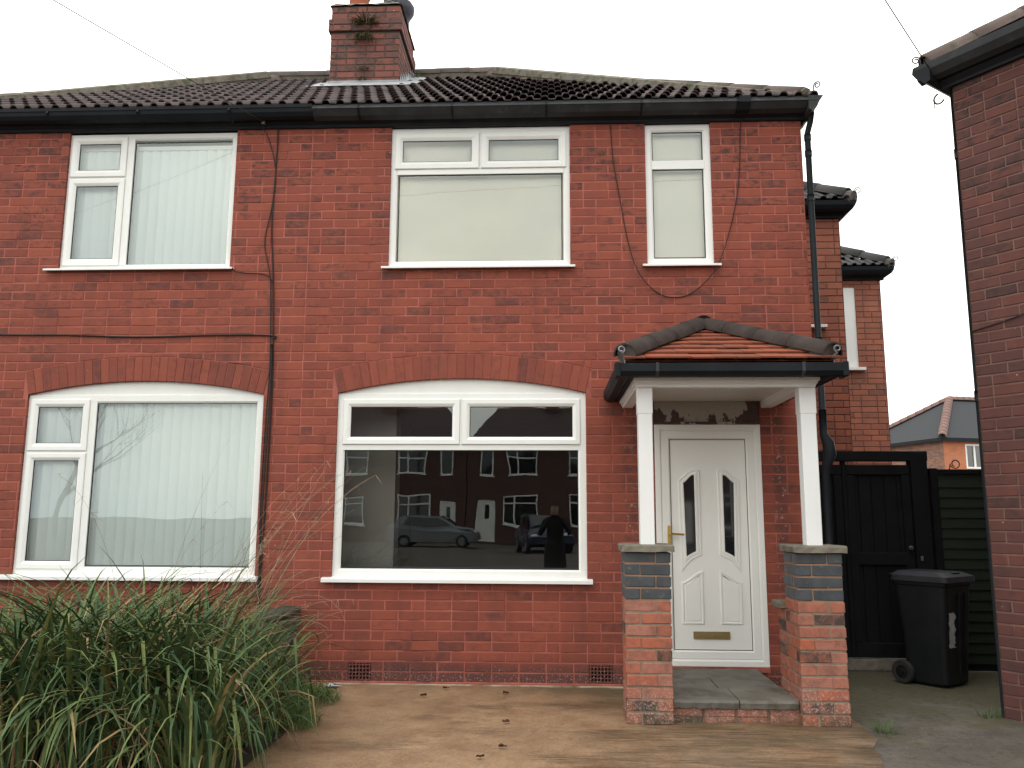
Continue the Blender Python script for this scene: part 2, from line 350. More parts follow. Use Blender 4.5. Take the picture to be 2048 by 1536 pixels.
MT['roomdim'] = varied('room_dimmed_wall', (0.075, 0.07, 0.065), (0.055, 0.05, 0.048), 2, 0.9, 0)  # dimness of the ground room put into its wall colour
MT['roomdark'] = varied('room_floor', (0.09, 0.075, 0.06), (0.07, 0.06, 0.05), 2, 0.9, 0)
MT['wood'] = varied('weathered_pole', (0.14, 0.10, 0.07), (0.09, 0.07, 0.05), 5, 0.9, 0.3)

def brick_tex(name, c1, c2, cm, scale=1.0):
    n = N(name); P = n.new('TexCoord').outputs['Object']
    x, y, z = n.sep(P); cb = n.new('CombineXYZ'); n.link(n.math('ADD', x, y), cb.inputs[0]); n.link(z, cb.inputs[1])
    b = n.new('TexBrick'); n.link(cb.outputs[0], b.inputs['Vector'])
    b.inputs['Scale'].default_value = 1.0; b.inputs['Brick Width'].default_value = 0.24 * scale; b.inputs['Row Height'].default_value = 0.087 * scale
    b.inputs['Mortar Size'].default_value = 0.006; b.inputs['Color1'].default_value = (*c1, 1); b.inputs['Color2'].default_value = (*c2, 1); b.inputs['Mortar'].default_value = (*cm, 1)
    c = n.mix(n.math('MULTIPLY', n.rng(n.noise(P, 3, 6, 0.75), 0.5, 0.7), 0.5), b.outputs[0], (0.10, 0.06, 0.05))
    n.col(c); n.rough(0.85); return n.m
MT['btex'] = brick_tex('distant_brick', (0.105, 0.046, 0.037), (0.080, 0.038, 0.032), (0.11, 0.075, 0.062))
MT['btex_mix'] = brick_tex('mixed_rustic_brick', (0.30, 0.13, 0.085), (0.13, 0.075, 0.06), (0.26, 0.18, 0.14))
MT['btex_orange'] = brick_tex('orange_brick', (0.52, 0.17, 0.08), (0.44, 0.15, 0.075), (0.40, 0.20, 0.12))
MT['btex_red'] = brick_tex('red_side_brick', RED, RED2, (0.3, 0.08, 0.06))
def slate():
    n = N('far_slates'); P = n.new('TexCoord').outputs['Object']; x, y, z = n.sep(P)
    w = n.math('FRACT', n.math('MULTIPLY', z, 9.0))
    c = n.mix(n.rng(w, 0.0, 0.25), (0.028, 0.030, 0.034), (0.058, 0.060, 0.064))
    c = n.mix(n.math('MULTIPLY', n.noise(P, 12, 4), 0.5), c, (0.06, 0.062, 0.07))
    n.col(c); n.rough(0.95); n.spec(0.08); return n.m
MT['slate'] = slate()
MT['carsilver'] = varied('silver_car_paint', (0.22, 0.23, 0.25), (0.20, 0.21, 0.23), 2, 0.3, 0, metal=0.5, spec=0.5)
MT['carblue'] = varied('blue_car_paint', (0.006, 0.010, 0.040), (0.006, 0.010, 0.035), 2, 0.25, 0, spec=0.5)
MT['coat'] = varied('dark_coat', (0.018, 0.018, 0.022), (0.03, 0.03, 0.034), 6, 0.9, 0)
MT['skin'] = varied('skin', (0.5, 0.32, 0.24), (0.45, 0.28, 0.21), 6, 0.6, 0)

# ------------------------------------------------------------------ mesh helpers
class MB:
    def __init__(s): s.v = []; s.f = []; s.bv = []; s.mi = []; s.b = 0.0; s.m = 0
    def vert(s, p): s.v.append((p[0], p[1], p[2])); return len(s.v) - 1
    def face(s, idx): s.f.append(tuple(idx)); s.bv.append(s.b); s.mi.append(s.m)
    def poly(s, pts): s.face([s.vert(p) for p in pts])
    def box(s, x0, x1, y0, y1, z0, z1):
        i = len(s.v)
        for x in (x0, x1):
            for y in (y0, y1):
                for z in (z0, z1): s.v.append((x, y, z))
        for f in ((0, 1, 3, 2), (4, 6, 7, 5), (0, 4, 5, 1), (2, 3, 7, 6), (0, 2, 6, 4), (1, 5, 7, 3)): s.face([i + k for k in f])
    def cbox(s, x0, x1, y0, y1, z0, z1, c=0.004):
        """box with chamfered edges (24 corners)"""
        i = len(s.v); X = (x0, x1); Y = (y0, y1); Z = (z0, z1); sg = (1, -1)
        for a in (0, 1):
            for b in (0, 1):
                for d in (0, 1):
                    s.v.append((X[a], Y[b] + sg[b] * c, Z[d] + sg[d] * c))
                    s.v.append((X[a] + sg[a] * c, Y[b], Z[d] + sg[d] * c))
                    s.v.append((X[a] + sg[a] * c, Y[b] + sg[b] * c, Z[d]))
        def q(a, b, d, k): return i + ((a * 2 + b) * 2 + d) * 3 + k
        for a in (0, 1): s.face([q(a, 0, 0, 0), q(a, 1, 0, 0), q(a, 1, 1, 0), q(a, 0, 1, 0)])
        for b in (0, 1): s.face([q(0, b, 0, 1), q(1, b, 0, 1), q(1, b, 1, 1), q(0, b, 1, 1)])
        for d in (0, 1): s.face([q(0, 0, d, 2), q(1, 0, d, 2), q(1, 1, d, 2), q(0, 1, d, 2)])
        for a in (0, 1):
            for b in (0, 1): s.face([q(a, b, 0, 0), q(a, b, 0, 1), q(a, b, 1, 1), q(a, b, 1, 0)])
            for d in (0, 1): s.face([q(a, 0, d, 0), q(a, 0, d, 2), q(a, 1, d, 2), q(a, 1, d, 0)])
        for b in (0, 1):
            for d in (0, 1): s.face([q(0, b, d, 1), q(0, b, d, 2), q(1, b, d, 2), q(1, b, d, 1)])
        for a in (0, 1):
            for b in (0, 1):
                for d in (0, 1): s.face([q(a, b, d, 0), q(a, b, d, 1), q(a, b, d, 2)])
    def loops(s, rings, closed=True, caps=False):
        n = len(rings[0]); ids = [[s.vert(p) for p in r] for r in rings]
        for a, b in zip(ids, ids[1:]):
            for k in range(n if closed else n - 1):
                k2 = (k + 1) % n; s.face([a[k], a[k2], b[k2], b[k]])
        if caps: s.face(ids[0]); s.face(ids[-1][::-1])
    def tube(s, path, r, n=6, caps=True):
        path = [Vector(p) for p in path]; rings = []
        prev = None
        for i, p in enumerate(path):
            d = (path[min(i + 1, len(path) - 1)] - path[max(i - 1, 0)]).normalized()
            if prev is None:
                a = d.orthogonal().normalized()
            else:
                a = (prev - d * prev.dot(d)); a = a.normalized() if a.length > 1e-6 else d.orthogonal().normalized()
            prev = a; b = d.cross(a); rr = r[i] if isinstance(r, (list, tuple)) else r
            rings.append([p + (a * math.cos(2 * math.pi * k / n) + b * math.sin(2 * math.pi * k / n)) * rr for k in range(n)])
        s.loops(rings, True, caps)
    def lathe(s, prof, c, n=16, caps=True):
        s.loops([[(c[0] + r * math.cos(2 * math.pi * k / n), c[1] + r * math.sin(2 * math.pi * k / n), c[2] + z) for k in range(n)] for r, z in prof], True, caps)
    def prismx(s, prof, x0, x1):
        """profile (y,z) pulled along x"""
        s.loops([[(x, y, z) for y, z in prof] for x in (x0, x1)], True, True)
    def prismy(s, prof, y0, y1):
        s.loops([[(x, y, z) for x, z in prof] for y in (y0, y1)], True, True)
    def ring(s, outline, prof, fill_back=False):
        """closed outline (x,z) CCW, profile [(inward offset, y)]"""
        rings = []
        for t, y in prof: rings.append([(p[0], y, p[1]) for p in inset(outline, t)])
        s.loops(rings, True, False)
    def build(s, name, mat, parent=None, org=(0, 0, 0), smooth=False, kind=None, label=None, cat=None, group=None):
        me = bpy.data.meshes.new(name)
        ox, oy, oz = org
        me.from_pydata([(x - ox, y - oy, z - oz) for x, y, z in s.v], [], s.f)
        mats = mat if isinstance(mat, (list, tuple)) else [mat]
        for m in mats: me.materials.append(MT[m])
        if len(mats) > 1: me.polygons.foreach_set('material_index', s.mi)
        if any(s.bv):
            a = me.attributes.new('bv', 'FLOAT', 'FACE'); a.data.foreach_set('value', s.bv)
        if smooth: me.polygons.foreach_set('use_smooth', [True] * len(s.f))
        me.update()
        return link(name, me, parent, kind, label, cat, group)

def link(name, me, parent=None, kind=None, label=None, cat=None, group=None):
    o = bpy.data.objects.new(name, me); COL.objects.link(o)
    if parent: o.parent = parent
    if kind: o['kind'] = kind
    if label: o['label'] = label
    if cat: o['category'] = cat
    if group: o['group'] = group
    return o

def thing(name, label, cat, loc=(0, 0, 0), rz=0.0, group=None):
    o = link(name, None, None, None, label, cat, group)
    o.location = loc; o.rotation_euler = (0, 0, rz); o.empty_display_size = 0.2
    return o

def inset(pts, t):
    n = len(pts); out = []
    for i in range(n):
        p0, p1, p2 = pts[i - 1], pts[i], pts[(i + 1) % n]
        def nrm(a, b):
            dx, dz = b[0] - a[0], b[1] - a[1]; l = math.hypot(dx, dz) or 1; return (-dz / l, dx / l)
        n1, n2 = nrm(p0, p1), nrm(p1, p2)
        mx_, mz = n1[0] + n2[0], n1[1] + n2[1]; d = mx_ * n1[0] + mz * n1[1]
        if d < 0.25: d = 0.25
        out.append((p1[0] + mx_ * t / d, p1[1] + mz * t / d))
    return out

def rect(x0, x1, z0, z1): return [(x0, z0), (x1, z0), (x1, z1), (x0, z1)]

def clip(poly, a, b, c):
    """keep a*x+b*z >= c"""
    out = []
    for i in range(len(poly)):
        p, q = poly[i - 1], poly[i]; dp, dq = a * p[0] + b * p[1] - c, a * q[0] + b * q[1] - c
        if (dp >= 0) != (dq >= 0):
            t = dp / (dp - dq); out.append((p[0] + (q[0] - p[0]) * t, p[1] + (q[1] - p[1]) * t))
        if dq >= 0: out.append(q)
    return out

def project(p):
    v = Vector(p) - CAM; k = v.dot(fw)
    if k < 0.1: return None
    return (1024 + 1657 * v.dot(rt2) / k, 768 - 1657 * v.dot(up2) / k)

class Face:
    """a wall plane: origin O, u along the wall, n outward, z up"""
    def __init__(s, O, ang=0.0):
        s.O = Vector(O); s.ang = ang; s.u = Vector((math.cos(ang), math.sin(ang), 0)); s.n = Vector((math.sin(ang), -math.cos(ang), 0))
    def at(s, x, z, h=0.0): return s.O + s.u * x + Vector((0, 0, z)) + s.n * h

def add_brick(mb, F, poly, h0, h1, c=0.004):
    ins = inset(poly, c)
    mb.loops([[F.at(x, z, h0) for x, z in poly], [F.at(x, z, h1 - c) for x, z in poly], [F.at(x, z, h1) for x, z in ins]])
    mb.face(list(range(len(mb.v) - len(poly), len(mb.v))))

def lay(x0, x1, z0, z1, H, L, j, ops=(), arches=(), rnd=None, headers=0.08, phase=0.0):
    """stretcher bond with the odd header; returns (poly, full)"""
    out = []; i = 0; z = z0
    while z < z1 - 0.02:
        zt = min(z + H, z1)
        x = x0 - (L / 2 if (i % 2) else 0.0) - phase
        while x < x1 - 0.02:
            w = L
            if rnd.random() < headers: w = L / 2
            a, b = max(x, x0), min(x + w, x1)
            x += w
            if b - a < 0.03: continue
            rects = [(a + j / 2, b - j / 2, z + j / 2, zt - j / 2, w == L and b - a > L - 1e-6 and zt - z > H - 1e-6)]
            for (ox0, ox1, oz0, oz1) in ops:
                nx = []
                for (a_, b_, c_, d_, fl) in rects:
                    if b_ <= ox0 or a_ >= ox1 or d_ <= oz0 or c_ >= oz1: nx.append((a_, b_, c_, d_, fl)); continue
                    if a_ < ox0: nx.append((a_, ox0, c_, d_, False))
                    if b_ > ox1: nx.append((ox1, b_, c_, d_, False))
                    m0, m1 = max(a_, ox0), min(b_, ox1)
                    if c_ < oz0: nx.append((m0, m1, c_, oz0, False))
                    if d_ > oz1: nx.append((m0, m1, oz1, d_, False))
                rects = nx
            for (a_, b_, c_, d_, fl) in rects:
                polys = [(rect(a_, b_, c_, d_), fl)]
                for (ax0, ax1, zlo, fn) in arches:
                    np_ = []
                    for P, f2 in polys:
                        xs = [p[0] for p in P]; zs = [p[1] for p in P]
                        if max(xs) <= ax0 or min(xs) >= ax1 or max(zs) <= zlo or min(zs) >= fn((ax0 + ax1) / 2) + 0.01: np_.append((P, f2)); continue
                        if min(xs) < ax0: np_.append((clip(P, -1, 0, -ax0), False))
                        if max(xs) > ax1: np_.append((clip(P, 1, 0, ax1), False))
                        M = clip(clip(P, 1, 0, ax0), -1, 0, -ax1)
                        if len(M) >= 3:
                            xa, xb = min(p[0] for p in M), max(p[0] for p in M)
                            za, zb = fn(xa), fn(xb)
                            s_ = (zb - za) / max(xb - xa, 1e-6)
                            M = clip(M, -s_, 1, za - s_ * xa + 0.006)
                            if len(M) >= 3: np_.append((M, f2 and len(M) == 4 and min(p[1] for p in M) <= c_ + 1e-6))
                    polys = np_
                for P, f2 in polys:
                    if len(P) < 3: continue
                    xs = [p[0] for p in P]; zs = [p[1] for p in P]
                    if max(xs) - min(xs) < 0.012 or max(zs) - min(zs) < 0.008: continue
                    out.append((P, f2))
        z += H; i += 1
    return out

def brick_protos(name, w, h, depth, mat, k=4, c=0.004, rnd=random):
    res = []
    for q in range(k):
        mb = MB(); F = Face((0, 0, 0)); e = 0.0018
        P = [(x + rnd.uniform(-e, e), z + rnd.uniform(-e, e)) for x, z in rect(-w / 2, w / 2, -h / 2, h / 2)]
        add_brick(mb, F, P, -depth, 0.0, c)
        me = bpy.data.meshes.new(name); me.from_pydata(mb.v, [], mb.f); me.materials.append(MT[mat]); me.update(); res.append(me)
    return res

def brickwork(parent, F, bricks, mat, H, L, j, to_world, org=(0, 0, 0), limit=300, proud=0.0, depth=0.05, rnd=random, see=None, c=0.004, stuff_name='brick_courses', used=0, big=0.0):
    """the bricks that show largest become parts of their own; the rest is one joined part"""
    full = []; rest = []
    for P, fl in bricks:
        if fl:
            cx_ = sum(p[0] for p in P) / 4; cz_ = sum(p[1] for p in P) / 4
            w = to_world(F.at(cx_, cz_)); q = project(w)
            if q and -30 < q[0] < 2078 and -20 < q[1] < 1556 and (see is None or see(q)):
                full.append(((w - CAM).length, cx_, cz_, P)); continue
        rest.append(P)
    full.sort(key=lambda t: t[0])
    rest += [t[3] for t in full[limit:]]
    protos = brick_protos('brick', L - j, H - j, depth, mat, 4, c, rnd)
    for _, cx_, cz_, P in full[:limit]:
        o = link('brick', rnd.choice(protos), parent)
        p = F.at(cx_, cz_, proud + rnd.uniform(-0.0012, 0.0022)); o.location = (p.x - org[0], p.y - org[1], p.z - org[2])
        o.rotation_euler = (0, rnd.uniform(-0.003, 0.003), F.ang + rnd.uniform(-0.006, 0.006))
        o['bv'] = rnd.random()
    mb = MB()
    for P in rest:
        mb.b = rnd.uniform(0.01, 1.0); add_brick(mb, F, P, -depth, proud + rnd.uniform(-0.0012, 0.0022), c)
    if rest: mb.build(stuff_name, mat, parent, org, kind='stuff')
    return len(full[:limit])

def wall_cells(mb, F, x0, x1, z0, z1, ops, h):
    xs = sorted({x0, x1, *[v for o in ops for v in o[:2] if x0 < v < x1]}); zs = sorted({z0, z1, *[v for o in ops for v in o[2:] if z0 < v < z1]})
    for a, b in zip(xs, xs[1:]):
        for c, d in zip(zs, zs[1:]):
            mx_, mz = (a + b) / 2, (c + d) / 2
            if any(o[0] < mx_ < o[1] and o[2] < mz < o[3] for o in ops): continue
            mb.poly([F.at(a, c, h), F.at(b, c, h), F.at(b, d, h), F.at(a, d, h)])

def frame_ring(mb, x0, x1, z0, z1, w, yf, yb, out=0.0):
    mb.ring(rect(x0 - out, x1 + out, z0 - out, z1 + out), [(0, yb), (0, yf + 0.004), (0.004, yf), (w - 0.016 + out, yf), (w - 0.004 + out, yf + 0.010), (w + out, yf + 0.012), (w + out, yb)])

def sash(win, org, x0, x1, z0, z1, w, yf, glass_y=None, name='sash'):
    """an opening light: proud frame, gasket, pane"""
    mb = MB()
    mb.ring(rect(x0, x1, z0, z1), [(0, yf + 0.05), (0, yf + 0.005), (0.006, yf), (w * 0.60, yf), (w * 0.86, yf + 0.009), (w, yf + 0.016), (w, yf + 0.045)])
    s = mb.build(name, 'upvc', win, org)
    pane(win, org, x0 + w, x1 - w, z0 + w, z1 - w, yf + 0.024)
    return s

def pane(win, org, x0, x1, z0, z1, y):
    g = MB(); g.ring(rect(x0, x1, z0, z1), [(-0.002, y - 0.006), (0.006, y - 0.004), (0.006, y + 0.004)]); g.build('gasket', 'gasket', win, org)
    p = MB(); a = 0.001
    p.box(x0 + a, x1 - a, y, y + 0.0015, z0 + a, z1 - a)
    # one thin sheet: keep only the outer face so that the reflection is single
    q = MB(); q.poly([(x0 + a, y, z0 + a), (x1 - a, y, z0 + a), (x1 - a, y, z1 - a), (x0 + a, y, z1 - a)])
    q.build('pane', 'glass', win, org)

def sill(win, org, x0, x1, z0, z1, proj_=0.055):
    mb = MB(); mb.prismx([(0.05, z1), (0.03, z1), (-proj_, z1 - 0.014), (-proj_ - 0.004, z1 - 0.018), (-proj_ - 0.004, z0), (-proj_ + 0.006, z0), (-proj_ + 0.006, z0 + 0.012), (0.05, z0 + 0.012)], x0, x1)
    mb.build('sill', 'upvc', win, org)

def arc_fn(xa, xb, zs, zc):
    """circle through (xa,zs),(xb,zs) with crown zc"""
    h = zc - zs; w = (xb - xa) / 2; r = (w * w + h * h) / (2 * h); xm = (xa + xb) / 2; zo = zc - r
    return (lambda x: zo + math.sqrt(max(r * r - (x - xm) ** 2, 0))), r, xm, zo

def arch(parent, org, xa, xb, zs, zc, thick, n, F, rnd):
    fn, r, xm, zo = arc_fn(xa, xb, zs, zc)
    a1 = math.asin((xb - xm) / r); j = 0.008
    for k in range(n):
        t0 = -a1 + 2 * a1 * k / n; t1 = -a1 + 2 * a1 * (k + 1) / n
        d = j / 2 / r
        P = [(xm + rr * math.sin(t), zo + rr * math.cos(t)) for rr, t in ((r, t0 + d), (r, t1 - d), (r + thick, t1 - d), (r + thick, t0 + d))]
        mb = MB(); add_brick(mb, F, P, -0.11, 0.004 + rnd.uniform(-0.001, 0.001), 0.003)
        o = mb.build('arch_brick', 'brick', parent, org); o['bv'] = rnd.random()
    mb = MB()
    m = 24; lo = []; hi = []
    for k in range(m + 1):
        t = -a1 + 2 * a1 * k / m
        lo.append((xm + (r + 0.004) * math.sin(t), zo + (r + 0.004) * math.cos(t))); hi.append((xm + (r + thick) * math.sin(t), zo + (r + thick) * math.cos(t)))
    for k in range(m):
        mb.poly([F.at(*lo[k], -0.003), F.at(*lo[k + 1], -0.003), F.at(*hi[k + 1], -0.003), F.at(*hi[k], -0.003)])
        mb.poly([F.at(*lo[k], -0.003), F.at(*lo[k + 1], -0.003), F.at(*lo[k + 1], -0.11), F.at(*lo[k], -0.11)])
    mb.build('arch_mortar', 'mortar', parent, org)
    R2 = r + thick
    return (xm + R2 * math.sin(-a1), xm + R2 * math.sin(a1), zs, lambda x: zo + math.sqrt(max(R2 * R2 - (x - xm) ** 2, 0)))

def scroll(mb, p, d, size, r=0.006):
    """a hip iron: strap rising and curling; d = unit vector outward"""
    p = Vector(p); d = Vector(d); z = Vector((0, 0, 1)); pts = [p - z * size * 0.6, p - z * size * 0.1]
    for k in range(22):
        t = k / 21; a = math.pi - t * 2 * math.pi * 1.35; rad = size * 0.42 * (1 - 0.62 * t)
        pts.append(p + d * (size * 0.42 + rad * math.cos(a)) + z * (size * 0.45 + rad * math.sin(a)))
    mb.tube(pts, r, 5)

def half_round(name, L_, r0, r1, th, mat, n=8):
    mb = MB()
    def arcp(r, y): return [(r * math.cos(math.pi * k / n), y, r * math.sin(math.pi * k / n)) for k in range(n + 1)]
    a, b, c, d = arcp(r0, 0), arcp(r1, L_), arcp(r1 - th, L_), arcp(r0 - th, 0)
    mb.loops([d, a, b, c], False)
    me = bpy.data.meshes.new(name); me.from_pydata(mb.v, [], mb.f); me.materials.append(MT[mat])
    me.polygons.foreach_set('use_smooth', [True] * len(mb.f)); me.update(); return me

def along(p, q):
    """matrix with y axis from p to q, z upward"""
    p, q = Vector(p), Vector(q); y = (q - p).normalized(); x = y.cross(Vector((0, 0, 1))).normalized(); z = x.cross(y)
    return Matrix(((x.x, y.x, z.x, p.x), (x.y, y.y, z.y, p.y), (x.z, y.z, z.z, p.z), (0, 0, 0, 1)))

def ridge_run(parent, me, p, q, step, org=(0, 0, 0), name='ridge_tile', skip=None):
    p, q = Vector(p), Vector(q); n = max(1, math.ceil((q - p).length / step - 0.02)); M0 = along(p, q)
    for k in range(n):
        a = p + (q - p) * (k / n)
        if skip and skip(a): continue
        o = link(name, me, parent); M = M0.copy(); M.translation = a - Vector(org) + Vector((0, 0, random.uniform(-0.004, 0.004))); o.matrix_local = M; o['bv'] = random.random()

def tile_mesh(mat, W=0.28, L_=0.42, roll=0.030, th=0.013):
    mb = MB(); prof = []
    p = W / 2
    for k in range(2):
        b = k * p
        prof += [(b, 0.0), (b + p * 0.45, 0.0), (b + p * 0.56, roll * 0.85), (b + p * 0.66, roll), (b + p * 0.80, roll), (b + p * 0.90, roll * 0.85)]
    prof += [(W + 0.004, 0.0)]
    def rowp(y, base): return [(x - W / 2, y, base + z) for x, z in prof], [(x - W / 2, y, base + z - th) for x, z in prof]
    t0, b0 = rowp(0.0, 0.038); t1, b1 = rowp(L_, 0.006)
    mb.loops([b0, t0, t1], False)
    mb.loops([b0, b1], False)
    me = bpy.data.meshes.new('roof_tile'); me.from_pydata(mb.v, [], mb.f); me.materials.append(MT[mat]); me.update(); return me

def tile_plane(parent, me, eave_x0, eave_x1, ey, ez, pitch, slope_len, gauge, inside, org=(0, 0, 0), W=0.28):
    rows = int(slope_len / gauge) + 1; cp, sp = math.cos(pitch), math.sin(pitch)
    for r in range(rows):
        s_ = r * gauge - 0.045
        y = ey + s_ * cp; z = ez + s_ * sp
        x = eave_x0 + (W / 4 if r % 2 else 0) - W * 2
        while x < eave_x1 + W:
            if inside(x, y):
                o = link('roof_tile', me, parent); o.location = (x - org[0], y - org[1], z - org[2] + random.uniform(-0.002, 0.002)); o.rotation_euler = (pitch + random.uniform(-0.008, 0.008), random.uniform(-0.004, 0.004), 0); o['bv'] = random.random()
            x += W

# ------------------------------------------------------------------ the ground
g = MB(); g.poly([(-260, -260, -0.03), (260, -260, -0.03), (260, 260, -0.03), (-260, 260, -0.03)])
g.build('ground', 'road', kind='structure', label='dark tarmac ground of the cul-de-sac and yards')
rnd = random.Random(5)
# mossy tarmac of the side passage
g = MB(); nx, ny = 30, 36
def hgt(x, y): return 0.003 * math.sin(x * 3.1 + 1) * math.cos(y * 2.3) - 0.003
ids = [[g.vert((1.2 + 7.0 * i / nx, -7.0 + 9.5 * j / ny, hgt(1.2 + 7.0 * i / nx, -7.0 + 9.5 * j / ny))) for i in range(nx + 1)] for j in range(ny + 1)]
for j in range(ny):
    for i in range(nx): g.face((ids[j][i], ids[j][i + 1], ids[j + 1][i + 1], ids[j + 1][i]))
g.build('side_path', 'asphalt', kind='structure', smooth=True, label='mossy tarmac path beside the porch leading to the black gate')
# concrete driveway slab with a ragged right edge
edge = [(2.20, 0.0), (2.22, -0.9), (2.20, -1.36), (2.19, -1.62), (2.08, -1.80), (2.03, -2.1), (1.94, -2.32), (1.90, -2.9), (1.8, -3.6), (1.75, -5.0), (1.7, -7.0)]
fine = []
for (x0, y0), (x1, y1) in zip(edge, edge[1:]):
    k = max(1, int(abs(y1 - y0) / 0.03))
    for q in range(k): fine.append((x0 + (x1 - x0) * q / k + 0.006 * math.sin(9 * (y0 + (y1 - y0) * q / k)) + rnd.uniform(-0.004, 0.004), y0 + (y1 - y0) * q / k))
fine.append(edge[-1])
def dz(x, y): return 0.006 + 0.002 * math.sin(x * 2.0) * math.sin(y * 1.4)
g = MB(); rows = []
for x, y in fine:
    xl = -2.25
    rows.append([(xl + (x - xl) * t / 14, y, dz(xl + (x - xl) * t / 14, y) if t < 14 else dz(x, y) - 0.002) for t in range(15)] + [(x + 0.012, y, -0.03)])
g.loops(rows, False)
g.build('driveway', 'drive', kind='structure', smooth=True, label='stained tan brushed concrete driveway in front of the arched window')
g = MB(); g.poly([(-7.2, -0.02, 0.02), (-2.2, -0.02, 0.02), (-1.95, -0.5, 0.018), (-1.84, -1.1, 0.018), (-1.78, -1.8, 0.018), (-1.78, -2.6, 0.018), (-1.95, -3.4, 0.018), (-2.24, -7.0, 0.02), (-7.2, -7.0, 0.02)])
g.build('planting_bed', 'soil', kind='structure', label='bare soil of the front garden under the long grass')

# ------------------------------------------------------------------ the two houses of the pair
PARTY, EAST, WEST = -2.31, 2.41, -7.03
FRONT = Face((0, 0, 0))
EY, EZ = -0.155, 5.358
RIDGE_Y, RIDGE_Z = 3.2, 7.48
PITCH = math.atan2(RIDGE_Z - EZ, RIDGE_Y - EY)
HX_E, HX_W = EAST + 0.11, WEST - 0.11
RX_E, RX_W = HX_E - (RIDGE_Y - EY), HX_W + (RIDGE_Y - EY)
CH_X0, CH_X1, CH_Y0, CH_Y1, CH_TOP = -2.735, -1.860, 1.95, 2.98, 7.83

def on_front_slope(x, y):
    d = y - EY; return (HX_W + d - 0.03 < x < HX_E - d + 0.03) and y < RIDGE_Y - 0.12

roof_me = tile_mesh('tile'); ridge_me = half_round('ridge_tile', 0.47, 0.122, 0.117, 0.014, 'ridge')

def eaves(root, org, x0, x1, style):
    """fascia, soffit and gutter along the front"""
    mb = MB()
    mb.prismx([(0.02, 5.212), (-0.022, 5.212), (-0.030, 5.222), (-0.030, 5.240), (-0.045, 5.246), (-0.058, 5.262), (-0.058, 5.36), (0.02, 5.40)], x0, x1)
    mb.build('fascia', 'fascia', root, org)
    mb = MB()
    if style == 'square':
        prof = [(-0.060, 5.352), (-0.060, 5.268), (-0.085, 5.250), (-0.150, 5.268), (-0.200, 5.312), (-0.212, 5.318), (-0.192, 5.366), (-0.184, 5.368), (-0.202, 5.322), (-0.145, 5.280), (-0.085, 5.262), (-0.068, 5.276), (-0.068, 5.352)]
    else:
        prof = [(-0.060 - 0.065 + 0.075 * math.cos(math.pi + math.pi * k / 10), 5.352 + 0.092 * math.sin(math.pi + math.pi * k / 10)) for k in range(11)]
        prof = [(y, z) for y, z in prof][::-1]
        prof = [(-0.206, 5.372), (-0.206, 5.340), (-0.198, 5.330), (-0.190, 5.300), (-0.160, 5.268), (-0.120, 5.256), (-0.060, 5.268), (-0.060, 5.36), (-0.068, 5.36), (-0.068, 5.278), (-0.120, 5.266), (-0.152, 5.276), (-0.180, 5.304), (-0.196, 5.372)]
    mb.prismx(prof, x0, x1)
    gt = mb.build('gutter', 'gutter' if style == 'square' else 'black', root, org)
    k = x0 + 0.45
    while k < x1 - 0.1:
        mb = MB(); w = 0.010
        mb.prismx([(-0.058, 5.262), (-0.085, 5.244), (-0.152, 5.262), (-0.200, 5.306), (-0.217, 5.314), (-0.197, 5.372), (-0.189, 5.374), (-0.207, 5.318), (-0.145, 5.272), (-0.085, 5.252)], k - w, k + w)
        mb.build('gutter_bracket', 'black', gt, org); k += 0.90
    return gt

